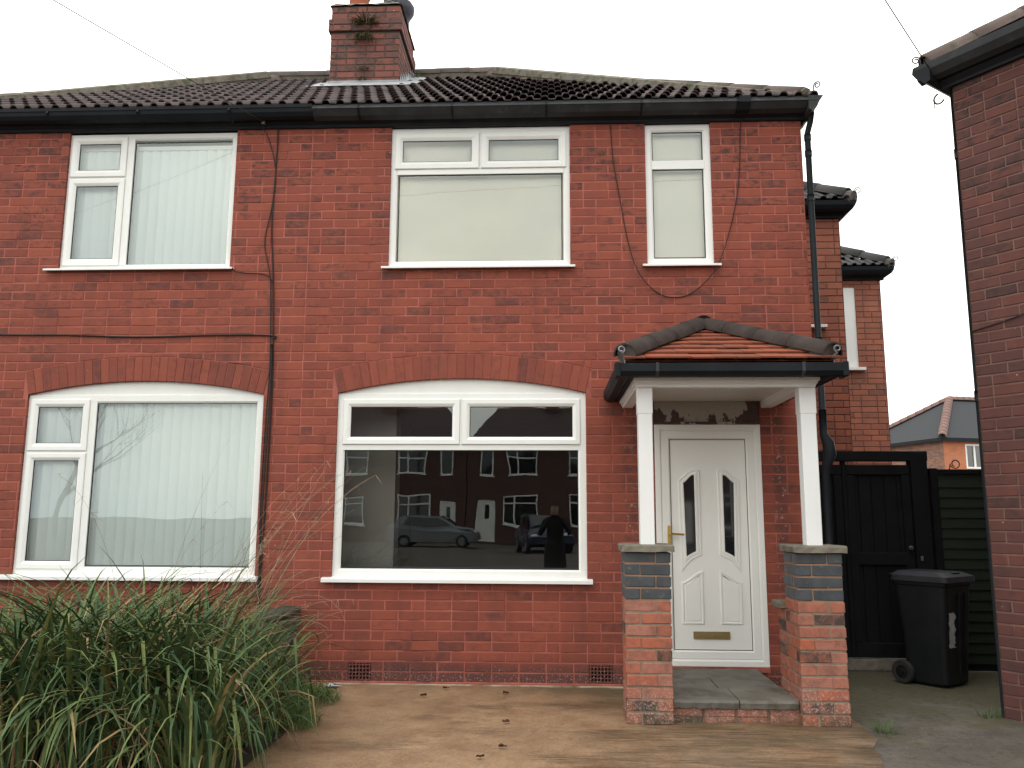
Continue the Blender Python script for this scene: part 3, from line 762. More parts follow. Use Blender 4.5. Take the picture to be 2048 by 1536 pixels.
def make_roof(root, org, x0, x1, east):
    mb = MB()
    if east:
        mb.poly([(x0, EY + 0.02, EZ), (HX_E, EY + 0.02, EZ), (RX_E, RIDGE_Y, RIDGE_Z), (x0, RIDGE_Y, RIDGE_Z)])
        mb.poly([(HX_E, EY, EZ), (HX_E, 2 * RIDGE_Y - EY, EZ), (RX_E, RIDGE_Y, RIDGE_Z)])
        mb.poly([(HX_E, 2 * RIDGE_Y - EY, EZ), (x0, 2 * RIDGE_Y - EY, EZ), (x0, RIDGE_Y, RIDGE_Z), (RX_E, RIDGE_Y, RIDGE_Z)])
        mb.poly([(HX_E, EY + 0.1, EZ - 0.02), (HX_E, 6.5, EZ - 0.02), (EAST - 0.02, 6.5, EZ - 0.02), (EAST - 0.02, EY + 0.1, EZ - 0.02)])
    else:
        mb.poly([(x1, EY + 0.02, EZ), (HX_W, EY + 0.02, EZ), (RX_W, RIDGE_Y, RIDGE_Z), (x1, RIDGE_Y, RIDGE_Z)])
        mb.poly([(HX_W, EY, EZ), (HX_W, 2 * RIDGE_Y - EY, EZ), (RX_W, RIDGE_Y, RIDGE_Z)])
        mb.poly([(HX_W, 2 * RIDGE_Y - EY, EZ), (x1, 2 * RIDGE_Y - EY, EZ), (x1, RIDGE_Y, RIDGE_Z), (RX_W, RIDGE_Y, RIDGE_Z)])
    rf = mb.build('roof', 'tile_dark', root, org)
    def inside(x, y):
        if not (x0 <= x < x1): return False
        if CH_X0 - 0.10 < x < CH_X1 + 0.10 and CH_Y0 - 0.20 < y < CH_Y1 + 0.1: return False
        return on_front_slope(x, y)
    tile_plane(rf, roof_me, HX_W if not east else HX_W, HX_E, EY, EZ + 0.01, PITCH, (RIDGE_Y - EY) / math.cos(PITCH), 0.335, inside, org)
    up_ = Vector((0, 0, -0.02))
    if east:
        ridge_run(rf, ridge_me, (HX_E - 0.10, EY + 0.10, EZ + 0.04), (RX_E, RIDGE_Y, RIDGE_Z + 0.01), 0.44, org, 'hip_tile')
        ridge_run(rf, ridge_me, (RX_E + 0.14, RIDGE_Y, RIDGE_Z + 0.058), (PARTY, RIDGE_Y, RIDGE_Z + 0.055), 0.44, org)
        m = MB(); m.tube([(HX_E - 0.12, EY + 0.12, EZ + 0.05), (HX_E - 0.07, EY + 0.07, EZ + 0.03)], 0.108, 10); m.build('mortar_fill', 'flaunch', rf, org)
        m = MB(); scroll(m, (HX_E - 0.02, EY + 0.0, EZ + 0.085), (0.707, -0.707, 0), 0.085); m.build('hip_iron', 'iron', rf, org)
        m = MB(); m.tube([(RX_E, RIDGE_Y - 0.02, RIDGE_Z + 0.05), (PARTY, RIDGE_Y - 0.02, RIDGE_Z + 0.05)], 0.095, 6); m.build('mortar_bed', 'flaunch', rf, org)
        m = MB(); m.tube([(HX_E - 0.14 - 3.1 * t / 12, EY + 0.06 + 3.1 * t / 12, EZ + 0.03 + 2.1 * t / 12) for t in range(13)], 0.075, 6); m.build('mortar_bed', 'flaunch', rf, org)
    else:
        ridge_run(rf, ridge_me, (HX_W + 0.10, EY + 0.10, EZ + 0.04), (RX_W, RIDGE_Y, RIDGE_Z + 0.01), 0.44, org, 'hip_tile')
        ridge_run(rf, ridge_me, (RX_W - 0.14, RIDGE_Y, RIDGE_Z + 0.058), (PARTY, RIDGE_Y, RIDGE_Z + 0.055), 0.44, org)
        m = MB(); m.tube([(RX_W, RIDGE_Y - 0.02, RIDGE_Z + 0.05), (PARTY, RIDGE_Y - 0.02, RIDGE_Z + 0.05)], 0.095, 6); m.build('mortar_bed', 'flaunch', rf, org)
        m = MB(); m.tube([(HX_W + 0.14 + 3.1 * t / 12, EY + 0.06 + 3.1 * t / 12, EZ + 0.03 + 2.1 * t / 12) for t in range(13)], 0.075, 6); m.build('mortar_bed', 'flaunch', rf, org)
    return rf

def rooms(root, org, lst):
    mb = MB()
    for (x0, x1, y0, y1, z0, z1) in lst:
        mb.m = 0
        mb.poly([(x0, y0, z0), (x0, y1, z0), (x0, y1, z1), (x0, y0, z1)]); mb.poly([(x1, y0, z0), (x1, y1, z0), (x1, y1, z1), (x1, y0, z1)])
        mb.poly([(x0, y1, z0), (x1, y1, z0), (x1, y1, z1), (x0, y1, z1)]); mb.poly([(x0, y0, z1), (x1, y0, z1), (x1, y1, z1), (x0, y1, z1)])
        mb.m = 1; mb.poly([(x0, y0, z0), (x1, y0, z0), (x1, y1, z0), (x0, y1, z0)])
    return mb.build('room', ['room', 'roomdark'], root, org)

# ---- right-hand house
HR = thing('semi_detached_house', 'red painted brick house with the white front door and dark uncurtained ground window', 'house', (0, 0, 0))
OR = (0, 0, 0)
rb = random.Random(21)
GX0, GX1, GZ0, GZS, GZC = -1.965, 0.336, 0.915, 2.588, 2.722
ops_r = [(GX0, GX1, 0.895, GZC), (-1.530, 0.203, 3.79, 5.30), (0.928, 1.550, 3.79, 5.30), (0.954, 1.905, 0.14, 2.292), (0.954, 1.905, 2.292, 2.52)]
air_r = [(-1.785, -1.580, 0.020, 0.170), (0.343, 0.548, 0.026, 0.172)]
mb = MB(); wall_cells(mb, FRONT, PARTY, EAST, -0.05, 5.26, ops_r + air_r, -0.0032)
mb.poly([FRONT.at(PARTY, 2.45, -0.12), FRONT.at(EAST, 2.45, -0.12), FRONT.at(EAST, 2.52, -0.12), FRONT.at(PARTY, 2.52, -0.12)])
wallR = mb.build('wall', 'mortar', HR, OR)
ar = arch(wallR, OR, GX0, GX1, GZS, GZC, 0.228, 29, FRONT, rb)
bricks = lay(PARTY, EAST, 0.018, 5.26, 0.087, 0.24, 0.0110, ops_r + air_r, [ar], rb, 0.05)
brickwork(wallR, FRONT, bricks, 'brick', 0.087, 0.24, 0.0110, lambda p: p, OR, 300, rnd=rb, see=lambda q: not (1235 < q[0] < 1720 and q[1] > 640) and not (q[0] < 620 and q[1] > 1200))
mb = MB(); mb.prismx([(-0.006, -0.02), (-0.012, 0.016), (0.004, 0.022), (0.004, -0.02)], PARTY, 0.954); mb.build('plinth_strip', 'mortar', wallR, OR)
# flank and rear walls
mb = MB()
mb.poly([(EAST, 0.0, -0.05), (EAST, 6.4, -0.05), (EAST, 6.4, 5.40), (EAST, 0.0, 5.40)]); mb.poly([(EAST, 6.4, -0.05), (PARTY, 6.4, -0.05), (PARTY, 6.4, 5.40), (EAST, 6.4, 5.40)])
mb.build('flank_wall', 'btex_red', HR, OR)
rooms(HR, OR, [(-2.2, 0.60, 0.06, 3.4, 3.05, 5.20), (0.66, 2.30, 0.06, 3.4, 3.05, 5.20)])
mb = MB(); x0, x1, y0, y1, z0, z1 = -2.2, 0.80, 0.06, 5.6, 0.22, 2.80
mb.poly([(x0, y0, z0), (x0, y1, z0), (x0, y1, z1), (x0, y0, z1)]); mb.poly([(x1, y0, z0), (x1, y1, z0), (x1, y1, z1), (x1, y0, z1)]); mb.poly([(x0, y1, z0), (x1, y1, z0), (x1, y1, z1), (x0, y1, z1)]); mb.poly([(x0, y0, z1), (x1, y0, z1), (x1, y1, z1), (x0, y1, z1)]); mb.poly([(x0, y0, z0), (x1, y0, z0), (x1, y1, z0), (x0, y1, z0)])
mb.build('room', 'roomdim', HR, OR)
mb = MB(); mb.box(-2.19, -1.50, 0.50, 0.75, 0.221, 2.799); mb.build('room_return', 'room', HR, OR)
for (a, b, c, d) in air_r:
    mb = MB(); cols, rws = 6, 4; w, h = (b - a), (d - c); e = 0.0055
    xs = [a + 0.012 + (w - 0.024) * i / cols for i in range(cols + 1)]; zs = [c + 0.012 + (h - 0.024) * i / rws for i in range(rws + 1)]
    mb.m = 1; mb.box(a, b, 0.06, 0.07, c, d); mb.m = 0  # black backing sheet paints in the shade inside the holes
    for i in range(cols + 1): mb.box(xs[i] - e, xs[i] + e, -0.002, 0.059, c, d)
    for i in range(rws + 1): mb.box(a + 0.001, b - 0.001, -0.001, 0.058, zs[i] - e * 0.9, zs[i] + e * 0.9)
    mb.build('air_brick', ['brick', 'gasket'], HR, OR)

# windows
RC = 0.028
def win_frame(root, org, x0, x1, z0, z1, w, name='window', extra=None, label=None):
    mb = MB(); frame_ring(mb, x0, x1, z0, z1, w, RC, RC + 0.07, 0.006)
    if extra: extra(mb)
    return mb.build(name, 'upvc', root, org, label=label)
# ground floor, arched head
def ex(mb):
    mb.box(-1.91, 0.282, RC + 0.001, RC + 0.065, 2.060, 2.108)          # transom
    mb.box(-0.822, -0.806, RC + 0.001, RC + 0.065, 2.108, 2.54)         # mullion
    fn, r_, xm, zo = arc_fn(GX0, GX1, GZS, GZC)
    P = [(GX0, 2.584), (GX1, 2.584)] + [(GX1 + (GX0 - GX1) * k / 24, fn(GX1 + (GX0 - GX1) * k / 24) + 0.012) for k in range(25)]
    mb.prismy(P, RC + 0.012, RC + 0.06)
    mb.box(GX0 - 0.004, GX1 + 0.004, RC + 0.004, RC + 0.02, 2.580, 2.590)
W = win_frame(HR, OR, GX0, GX1, GZ0, 2.580, 0.072, extra=ex, label='arched dark ground window reflecting the street opposite')
sash(W, OR, -1.912, -0.824, 2.110, 2.532, 0.070, RC - 0.014); sash(W, OR, -0.804, 0.285, 2.110, 2.532, 0.070, RC - 0.014)
pane(W, OR, -1.888, 0.262, 0.998, 2.056, RC + 0.02)
sill(W, OR, -2.042, 0.382, 0.872, 0.918, 0.06)
# upper window
def ex(mb):
    mb.box(-1.47, 0.145, RC + 0.001, RC + 0.065, 4.736, 4.788); mb.box(-0.672, -0.657, RC + 0.001, RC + 0.065, 4.788, 5.165)
W = win_frame(HR, OR, -1.530, 0.203, 3.80, 5.205, 0.062, extra=ex)
sash(W, OR, -1.496, -0.674, 4.790, 5.156, 0.074, RC - 0.014); sash(W, OR, -0.655, 0.170, 4.790, 5.156, 0.074, RC - 0.014)
pane(W, OR, -1.452, 0.128, 3.858, 4.732, RC + 0.02); sill(W, OR, -1.585, 0.248, 3.772, 3.806)
# narrow upper window
def ex(mb): mb.box(0.99, 1.488, RC + 0.001, RC + 0.065, 4.757, 4.845)
W = win_frame(HR, OR, 0.928, 1.550, 3.80, 5.205, 0.068, extra=ex)
pane(W, OR, 0.998, 1.478, 4.848, 5.135, RC + 0.02); pane(W, OR, 0.998, 1.478, 3.876, 4.755, RC + 0.02); sill(W, OR, 0.880, 1.604, 3.772, 3.806)

# front door
def door():
    mb = MB()
    frame_ring(mb, 0.954, 1.905, 0.178, 2.292, 0.062, -0.006, 0.08, 0.0)
    mb.ring(rect(1.016, 1.843, 0.240, 2.230), [(0, 0.05), (0, 0.004), (0.004, 0.0), (0.060, 0.0), (0.072, 0.012), (0.072, 0.06)])
    fr = mb.build('door_frame', 'door', HR, OR)
    mb = MB(); mb.box(0.954, 1.905, -0.02, 0.06, 0.135, 0.176); mb.build('threshold', 'mortar', fr, OR)
    X0, X1, Z0, Z1 = 1.094, 1.768, 0.318, 2.152
    mb = MB(); mb.ring(rect(1.086, 1.774, 0.310, 2.160), [(0, 0.014), (0.009, 0.015), (0.009, 0.05)]); mb.build('gasket', 'gasket', fr, OR)
    # lights (glass) with curved heads
    def lightL():
        top = [(1.205 + 0.100 * t, 1.765 + 0.070 * (t * t * (3 - 2 * t)) + 0.010 * math.sin(t * math.pi)) for t in [k / 8 for k in range(9)]]
        bot = [(1.200 + 0.105 * t, 1.085 + 0.075 * (t ** 0.6)) for t in [k / 8 for k in range(9)]]
        return bot + top[::-1]
    dx = X0 - 1.094
    LL = lightL(); cxm = (X0 + X1) / 2
    LR = [(2 * cxm - x, z) for x, z in LL[:9]][::-1] + [(2 * cxm - x, z) for x, z in LL[9:]][::-1]
    mb = MB()
    # leaf skin with two holes, cut as strips around the lights
    def strip(xa, xb, za, zb): mb.poly([(xa, 0.016, za), (xb, 0.016, za), (xb, 0.016, zb), (xa, 0.016, zb)])
    def around(P, xa, xb, za, zb):
        n = len(P)
        lo = P[:9]; hi = P[9:][::-1]
        for A, zz in ((lo, za), (hi, zb)):
            for p, q in zip(A, A[1:]): mb.poly([(p[0], 0.016, p[1]), (q[0], 0.016, q[1]), (q[0], 0.016, zz), (p[0], 0.016, zz)])
        l0, l1 = lo[0], hi[0]; r0, r1 = lo[-1], hi[-1]
        mb.poly([(xa, 0.016, za), (l0[0], 0.016, za), (l0[0], 0.016, l0[1]), (l1[0], 0.016, l1[1]), (l1[0], 0.016, zb), (xa, 0.016, zb)])
        mb.poly([(r0[0], 0.016, za), (xb, 0.016, za), (xb, 0.016, zb), (r1[0], 0.016, zb), (r1[0], 0.016, r1[1]), (r0[0], 0.016, r0[1])])
    strip(X0, X1, Z0, 1.03); strip(X0, X1, 1.93, Z1)
    around(LL, X0, cxm, 1.03, 1.93); around(LR, cxm, X1, 1.03, 1.93)
    mb.box(X0, X1, 0.045, 0.06, Z0, 1.03); mb.box(X0, X1, 0.045, 0.06, 1.93, Z1)
    leaf = mb.build('door', 'door', HR, OR)
    for P in (LL, LR):
        m = MB(); m.poly([(x, 0.026, z) for x, z in P]); m.build('pane', 'dglass', leaf, OR)
        m = MB(); O_ = inset(P, -0.050)
        m.ring(O_, [(0, 0.017), (0.002, 0.010), (0.010, 0.006), (0.014, 0.011), (0.018, 0.007), (0.024, 0.011), (0.030, 0.004), (0.044, 0.002), (0.050, 0.008), (0.051, 0.027)])
        m.build('light_moulding', 'door', leaf, OR)
    top = [(1.165 + 0.195 * t, 0.895 + 0.098 * (t * t * (3 - 2 * t))) for t in [k / 10 for k in range(11)]]
    PL = [(1.165, 0.530), (1.360, 0.530)] + top[::-1]
    for P in (PL, [(2 * cxm - x, z) for x, z in PL][::-1]):
        m = MB(); m.ring(P, [(0, 0.017), (0.003, 0.010), (0.010, 0.006), (0.013, 0.011), (0.017, 0.007), (0.021, 0.012), (0.030, 0.013), (0.034, 0.008)])
        m.poly([(x, 0.008, z) for x, z in inset(P, 0.034)]); m.build('door_panel', 'door', leaf, OR)
    h = MB(); h.cbox(1.052, 1.082, -0.012, -0.002, 1.195, 1.385, 0.003); h.tube([(1.067, -0.012, 1.315), (1.067, -0.05, 1.315), (1.075, -0.058, 1.313), (1.19, -0.060, 1.308)], 0.0095, 8); h.build('handle', 'brass', leaf, OR)
    h = MB(); h.cbox(1.258, 1.576, 0.002, 0.016, 0.408, 0.472, 0.004); h.cbox(1.276, 1.558, -0.004, 0.004, 0.424, 0.456, 0.004); h.build('letter_plate', 'brass_dull', leaf, OR)
    m = MB(); m.box(0.99, 1.88, 0.07, 0.9, 0.2, 2.28); m.build('hall', 'roomdark', HR, OR)
door()
mb = MB(); mb.cbox(0.954, 1.905, 0.012, 0.06, 2.318, 2.522, 0.004); mb.box(0.954, 1.905, -0.012, 0.05, 2.294, 2.316); mb.build('lintel', 'lintel', HR, OR, label='lintel above the door with white paint peeling off')

gR = eaves(HR, OR, -2.27, EAST + 0.10, 'square')
# gutter returning round the corner, flared at the end
mb = MB(); mb.prismy([(EAST + 0.02, 5.352), (EAST + 0.02, 5.235), (EAST + 0.05, 5.215), (EAST + 0.10, 5.26), (EAST + 0.125, 5.318), (EAST + 0.16, 5.366), (EAST + 0.02, 5.366)], -0.208, 0.25); mb.build('gutter_return', 'gutter', gR, OR)
mb = MB(); mb.prismx([(-0.212, 5.374), (-0.212, 5.312), (-0.15, 5.256), (-0.07, 5.250), (-0.07, 5.3), (-0.15, 5.32)], 1.79, 1.90); mb.build('gutter_joint', 'black', gR, OR)
mb = MB(); mb.box(EAST + 0.001, EAST + 0.04, -0.02, 6.4, 5.212, 5.36); mb.build('side_fascia', 'fascia', HR, OR)
rfR = make_roof(HR, OR, PARTY, 2.6, True)
# downpipe at the corner
mb = MB()
px_, py_ = EAST + 0.045, -0.045
mb.tube([(px_ + 0.03, py_ - 0.06, 5.25), (px_ + 0.02, py_ - 0.04, 5.16), (px_, py_, 5.06), (px_, py_, 2.42)], 0.028, 12)
for z in (5.02, 4.86, 4.42, 3.05): mb.tube([(px_, py_, z - 0.03), (px_, py_, z + 0.03)], 0.033, 12)
mb.build('downpipe', 'black', HR, OR, smooth=True)
mb = MB()
mb.tube([(px_, py_, 2.42), (px_, py_, 2.20), (px_ + 0.03, py_ - 0.02, 2.12), (px_ + 0.035, py_ - 0.03, 2.02), (px_ + 0.01, py_ - 0.01, 1.92), (px_, py_, 1.85), (px_, py_, 0.05)], [0.034, 0.034, 0.052, 0.056, 0.042, 0.031, 0.031], 12)
mb.build('downpipe', 'black', HR, OR, smooth=True)

# ---- left-hand house
OL = (-4.67, 0, 0)
HL = thing('semi_detached_house', 'red painted brick house with white vertical blinds in every window', 'house', OL)
LX0, LX1, LZS, LZC = -4.932, -2.667, 2.578, 2.706
ops_l = [(LX0, LX1, 0.895, LZC), (-4.756, -3.065, 3.80, 5.30)]
mb = MB(); wall_cells(mb, FRONT, WEST, PARTY, -0.05, 5.26, ops_l, -0.0032); wallL = mb.build('wall', 'mortar', HL, OL)
al = arch(wallL, OL, LX0, LX1, LZS, LZC, 0.228, 29, FRONT, rb)
bricks = lay(WEST + 0.16, PARTY, 0.018, 5.26, 0.087, 0.24, 0.0110, ops_l, [al], rb, 0.05)
brickwork(wallL, FRONT, bricks, 'brick', 0.087, 0.24, 0.0110, lambda p: p, OL, 300, rnd=rb, see=lambda q: q[0] > 0 and not (q[1] > 1190))
mb = MB(); mb.poly([(WEST, 0, -0.05), (WEST, 6.4, -0.05), (WEST, 6.4, 5.4), (WEST, 0, 5.4)]); mb.poly([(WEST, 6.4, -0.05), (PARTY, 6.4, -0.05), (PARTY, 6.4, 5.4), (WEST, 6.4, 5.4)]); mb.build('flank_wall', 'btex_red', HL, OL)
rooms(HL, OL, [(-5.6, -2.42, 0.06, 3.6, 0.22, 2.80), (-5.6, -2.42, 0.06, 3.4, 3.05, 5.20)])
def ex(mb):
    mb.box(-4.334, -4.270, RC + 0.001, RC + 0.065, 0.96, 2.54); mb.box(-4.90, -4.33, RC + 0.002, RC + 0.066, 2.026, 2.050)
    fn, r_, xm, zo = arc_fn(LX0, LX1, LZS, LZC)
    P = [(LX0, 2.574), (LX1, 2.574)] + [(LX1 + (LX0 - LX1) * k / 24, fn(LX1 + (LX0 - LX1) * k / 24) + 0.012) for k in range(25)]
    mb.prismy(P, RC + 0.012, RC + 0.06); mb.box(LX0 - 0.004, LX1 + 0.004, RC + 0.004, RC + 0.02, 2.570, 2.580)
W = win_frame(HL, OL, LX0, LX1, 0.915, 2.570, 0.070, extra=ex)
sash(W, OL, -4.905, -4.336, 2.048, 2.534, 0.070, RC - 0.014); sash(W, OL, -4.905, -4.336, 0.964, 2.028, 0.070, RC - 0.014)
pane(W, OL, -4.268, -2.708, 0.995, 2.500, RC + 0.02); sill(W, OL, -5.05, -2.625, 0.872, 0.918, 0.06)
def ex(mb): mb.box(-4.172, -4.105, RC + 0.001, RC + 0.065, 3.85, 5.16); mb.box(-4.73, -4.17, RC + 0.002, RC + 0.066, 4.730, 4.756)
W = win_frame(HL, OL, -4.756, -3.065, 3.80, 5.195, 0.058, extra=ex)
sash(W, OL, -4.735, -4.174, 4.754, 5.174, 0.072, RC - 0.014); sash(W, OL, -4.735, -4.174, 3.845, 4.732, 0.070, RC - 0.014)
pane(W, OL, -4.102, -3.090, 3.855, 5.115, RC + 0.02); sill(W, OL, -4.870, -3.020, 3.780, 3.812)
eaves(HL, OL, WEST - 0.1, -2.27, 'round')
make_roof(HL, OL, -8.0, PARTY, False)

# blinds inside the rooms
def vertical_blind(x0, x1, z0, z1, y, label, ang, headrail=True):
    t = thing('vertical_blind', label, 'blind', ((x0 + x1) / 2, y, z0), 0, 'vertical blinds in the house with the grass')
    o_ = ((x0 + x1) / 2, y, z0)
    mb = MB(); mb.box(x0 - 0.05, x1 + 0.05, y - 0.025, y + 0.025, z1, z1 + 0.04); mb.build('headrail', 'upvc', t, o_)
    x = x0
    while x < x1:
        a = ang + random.uniform(-0.10, 0.10); w = 0.060; c, s_ = math.cos(a), math.sin(a); h = 0.008
        mb = MB(); rows_ = []
        for z in (z0, z1):
            rows_.append([(x + k * w * c - h * (1 - k * k) * s_, y + k * w * s_ - h * (1 - k * k) * c, z) for k in (-1, -0.5, 0, 0.5, 1)])
        mb.loops(rows_, False); mb.build('blind_slat', 'blind', t, o_, smooth=True)
        x += 0.094
vertical_blind(-4.92, -2.66, 0.92, 2.53, 0.125, 'long white vertical blind filling the arched ground window behind the grass', 0.22)
vertical_blind(-4.75, -3.06, 3.82, 5.06, 0.125, 'white vertical blind behind the upper window at the far left', 0.25)
for (x0, x1, z0, z1, lab) in ((-1.52, 0.19, 3.83, 5.19, 'added cream blind lending the wide upper window its cloud reflection tone'), (0.93, 1.55, 3.83, 5.19, 'added cream blind lending the narrow upper window its cloud reflection tone')):
    t = thing('added_roller_blind', lab, 'blind', ((x0 + x1) / 2, 0.16, z0)); o_ = ((x0 + x1) / 2, 0.16, z0)  # added blinds, brightening the upper panes like reflected cloud
    mb = MB(); mb.box(x0 + 0.02, x1 - 0.02, 0.118, 0.120, z0, z1 - 0.03); mb.build('fabric', 'roller', t, o_)
    mb = MB(); mb.tube([(x0, 0.12, z1 - 0.03), (x1, 0.12, z1 - 0.03)], 0.02, 10); mb.build('roller', 'upvc', t, o_)
    mb = MB(); mb.box(x0 + 0.02, x1 - 0.02, 0.113, 0.125, z0 - 0.02, z0); mb.build('bottom_bar', 'upvc', t, o_)

# ---- chimney (part of the pair, kept with the right-hand house)
chm = MB(); chm.box(CH_X0 + 0.006, CH_X1 - 0.006, CH_Y0 + 0.006, CH_Y1 - 0.006, 6.3, CH_TOP - 0.01)
chm.box(CH_X0 - 0.020, CH_X1 + 0.020, CH_Y0 - 0.020, CH_Y1 + 0.020, 7.47, 7.635)
CH = chm.build('chimney', 'mortar_ch', HR, OR)
rc = random.Random(9)
def chim_face(F, w, x_off):
    for (z0, z1, pr, ex_) in ((6.325, 7.468, 0.0, 0.0), (7.468, 7.640, 0.028, 0.028), (7.640, CH_TOP, 0.0, 0.0)):
        bl = lay(-ex_, w + ex_, z0, z1, 0.0865, 0.24, 0.011, (), (), rc, 0.15, 0.03 + ex_)
        brickwork(CH, F, bl, 'brick_ch', 0.0865, 0.24, 0.011, lambda p: p, OR, 120, proud=pr, depth=0.045, rnd=rc, c=0.006)
chim_face(Face((CH_X0, CH_Y0, 0), 0.0), CH_X1 - CH_X0, 0)
chim_face(Face((CH_X1, CH_Y0, 0), math.pi / 2), CH_Y1 - CH_Y0, 0)
chim_face(Face((CH_X0, CH_Y1, 0), -math.pi / 2), CH_Y1 - CH_Y0, 0)
m = MB()
n_ = 14; top = []
for j in range(n_ + 1):
    row = []
    for i in range(n_ + 1):
        a = i / n_; b = j / n_; e = min(a, 1 - a, b, 1 - b)
        row.append((CH_X0 - 0.02 + (CH_X1 - CH_X0 + 0.04) * a, CH_Y0 - 0.02 + (CH_Y1 - CH_Y0 + 0.04) * b, CH_TOP - 0.012 + min(e * 0.9, 0.09) + rc.uniform(0, 0.022)))
    top.append(row)
m.loops(top, False); m.build('flaunching', 'flaunch', CH, OR)
m = MB(); m.lathe([(0.150, 0.0), (0.135, 0.05), (0.125, 0.36), (0.145, 0.38), (0.145, 0.44), (0.10, 0.44), (0.10, 0.1)], (-2.50, 2.40, CH_TOP + 0.02), 18, False); m.build('chimney_pot', 'terracotta', CH, OR, smooth=True)
m = MB()
for k in range(6): m.lathe([(0.066, 0.0), (0.085, 0.012), (0.085, 0.02), (0.06, 0.026)], (-2.13, 2.58, CH_TOP + 0.30 + 0.036 * k), 18)
m.lathe([(0.12, 0), (0.11, 0.26), (0.05, 0.28), (0.05, 0.56)], (-2.13, 2.58, CH_TOP), 14); m.build('flue_cowl', 'steel', CH, OR, smooth=False)
m = MB(); m.lathe([(0.13, 0.0), (0.12, 0.30), (0.15, 0.36), (0.185, 0.42), (0.19, 0.50), (0.15, 0.56)], (-2.02, 2.78, CH_TOP + 0.0), 18); m.build('chimney_pot', 'iron', CH, OR, smooth=True)
# lead flashing: apron and stepped soakers
m = MB()
def roofz(y): return EZ + (y - EY) * math.tan(PITCH)
m.poly([(CH_X0 - 0.16, CH_Y0 - 0.24, roofz(CH_Y0 - 0.24) + 0.075), (CH_X1 + 0.16, CH_Y0 - 0.24, roofz(CH_Y0 - 0.24) + 0.075), (CH_X1 + 0.10, CH_Y0 - 0.015, roofz(CH_Y0) + 0.085), (CH_X0 - 0.10, CH_Y0 - 0.015, roofz(CH_Y0) + 0.085)])
m.poly([(CH_X0 - 0.01, CH_Y0 - 0.012, roofz(CH_Y0) + 0.06), (CH_X1 + 0.01, CH_Y0 - 0.012, roofz(CH_Y0) + 0.06), (CH_X1 + 0.01, CH_Y0 - 0.012, roofz(CH_Y0) + 0.115), (CH_X0 - 0.01, CH_Y0 - 0.012, roofz(CH_Y0) + 0.115)])
for s_, xw in ((1, CH_X1), (-1, CH_X0)):
    m.poly([(xw, CH_Y0 - 0.2, roofz(CH_Y0 - 0.2) + 0.08), (xw + s_ * 0.24, CH_Y0 - 0.2, roofz(CH_Y0 - 0.2) + 0.07), (xw + s_ * 0.20, CH_Y1, roofz(CH_Y1) + 0.07), (xw, CH_Y1, roofz(CH_Y1) + 0.09)])
    k = CH_Y0 - 0.01
    while k < CH_Y1:
        m.poly([(xw + s_ * 0.012, k, roofz(k)), (xw + s_ * 0.012, k + 0.13, roofz(k + 0.13)), (xw + s_ * 0.012, k + 0.13, roofz(k + 0.13) + 0.20), (xw + s_ * 0.012, k + 0.005, roofz(k) + 0.11)])
        k += 0.13
m.build('lead_flashing', 'lead', CH, OR)

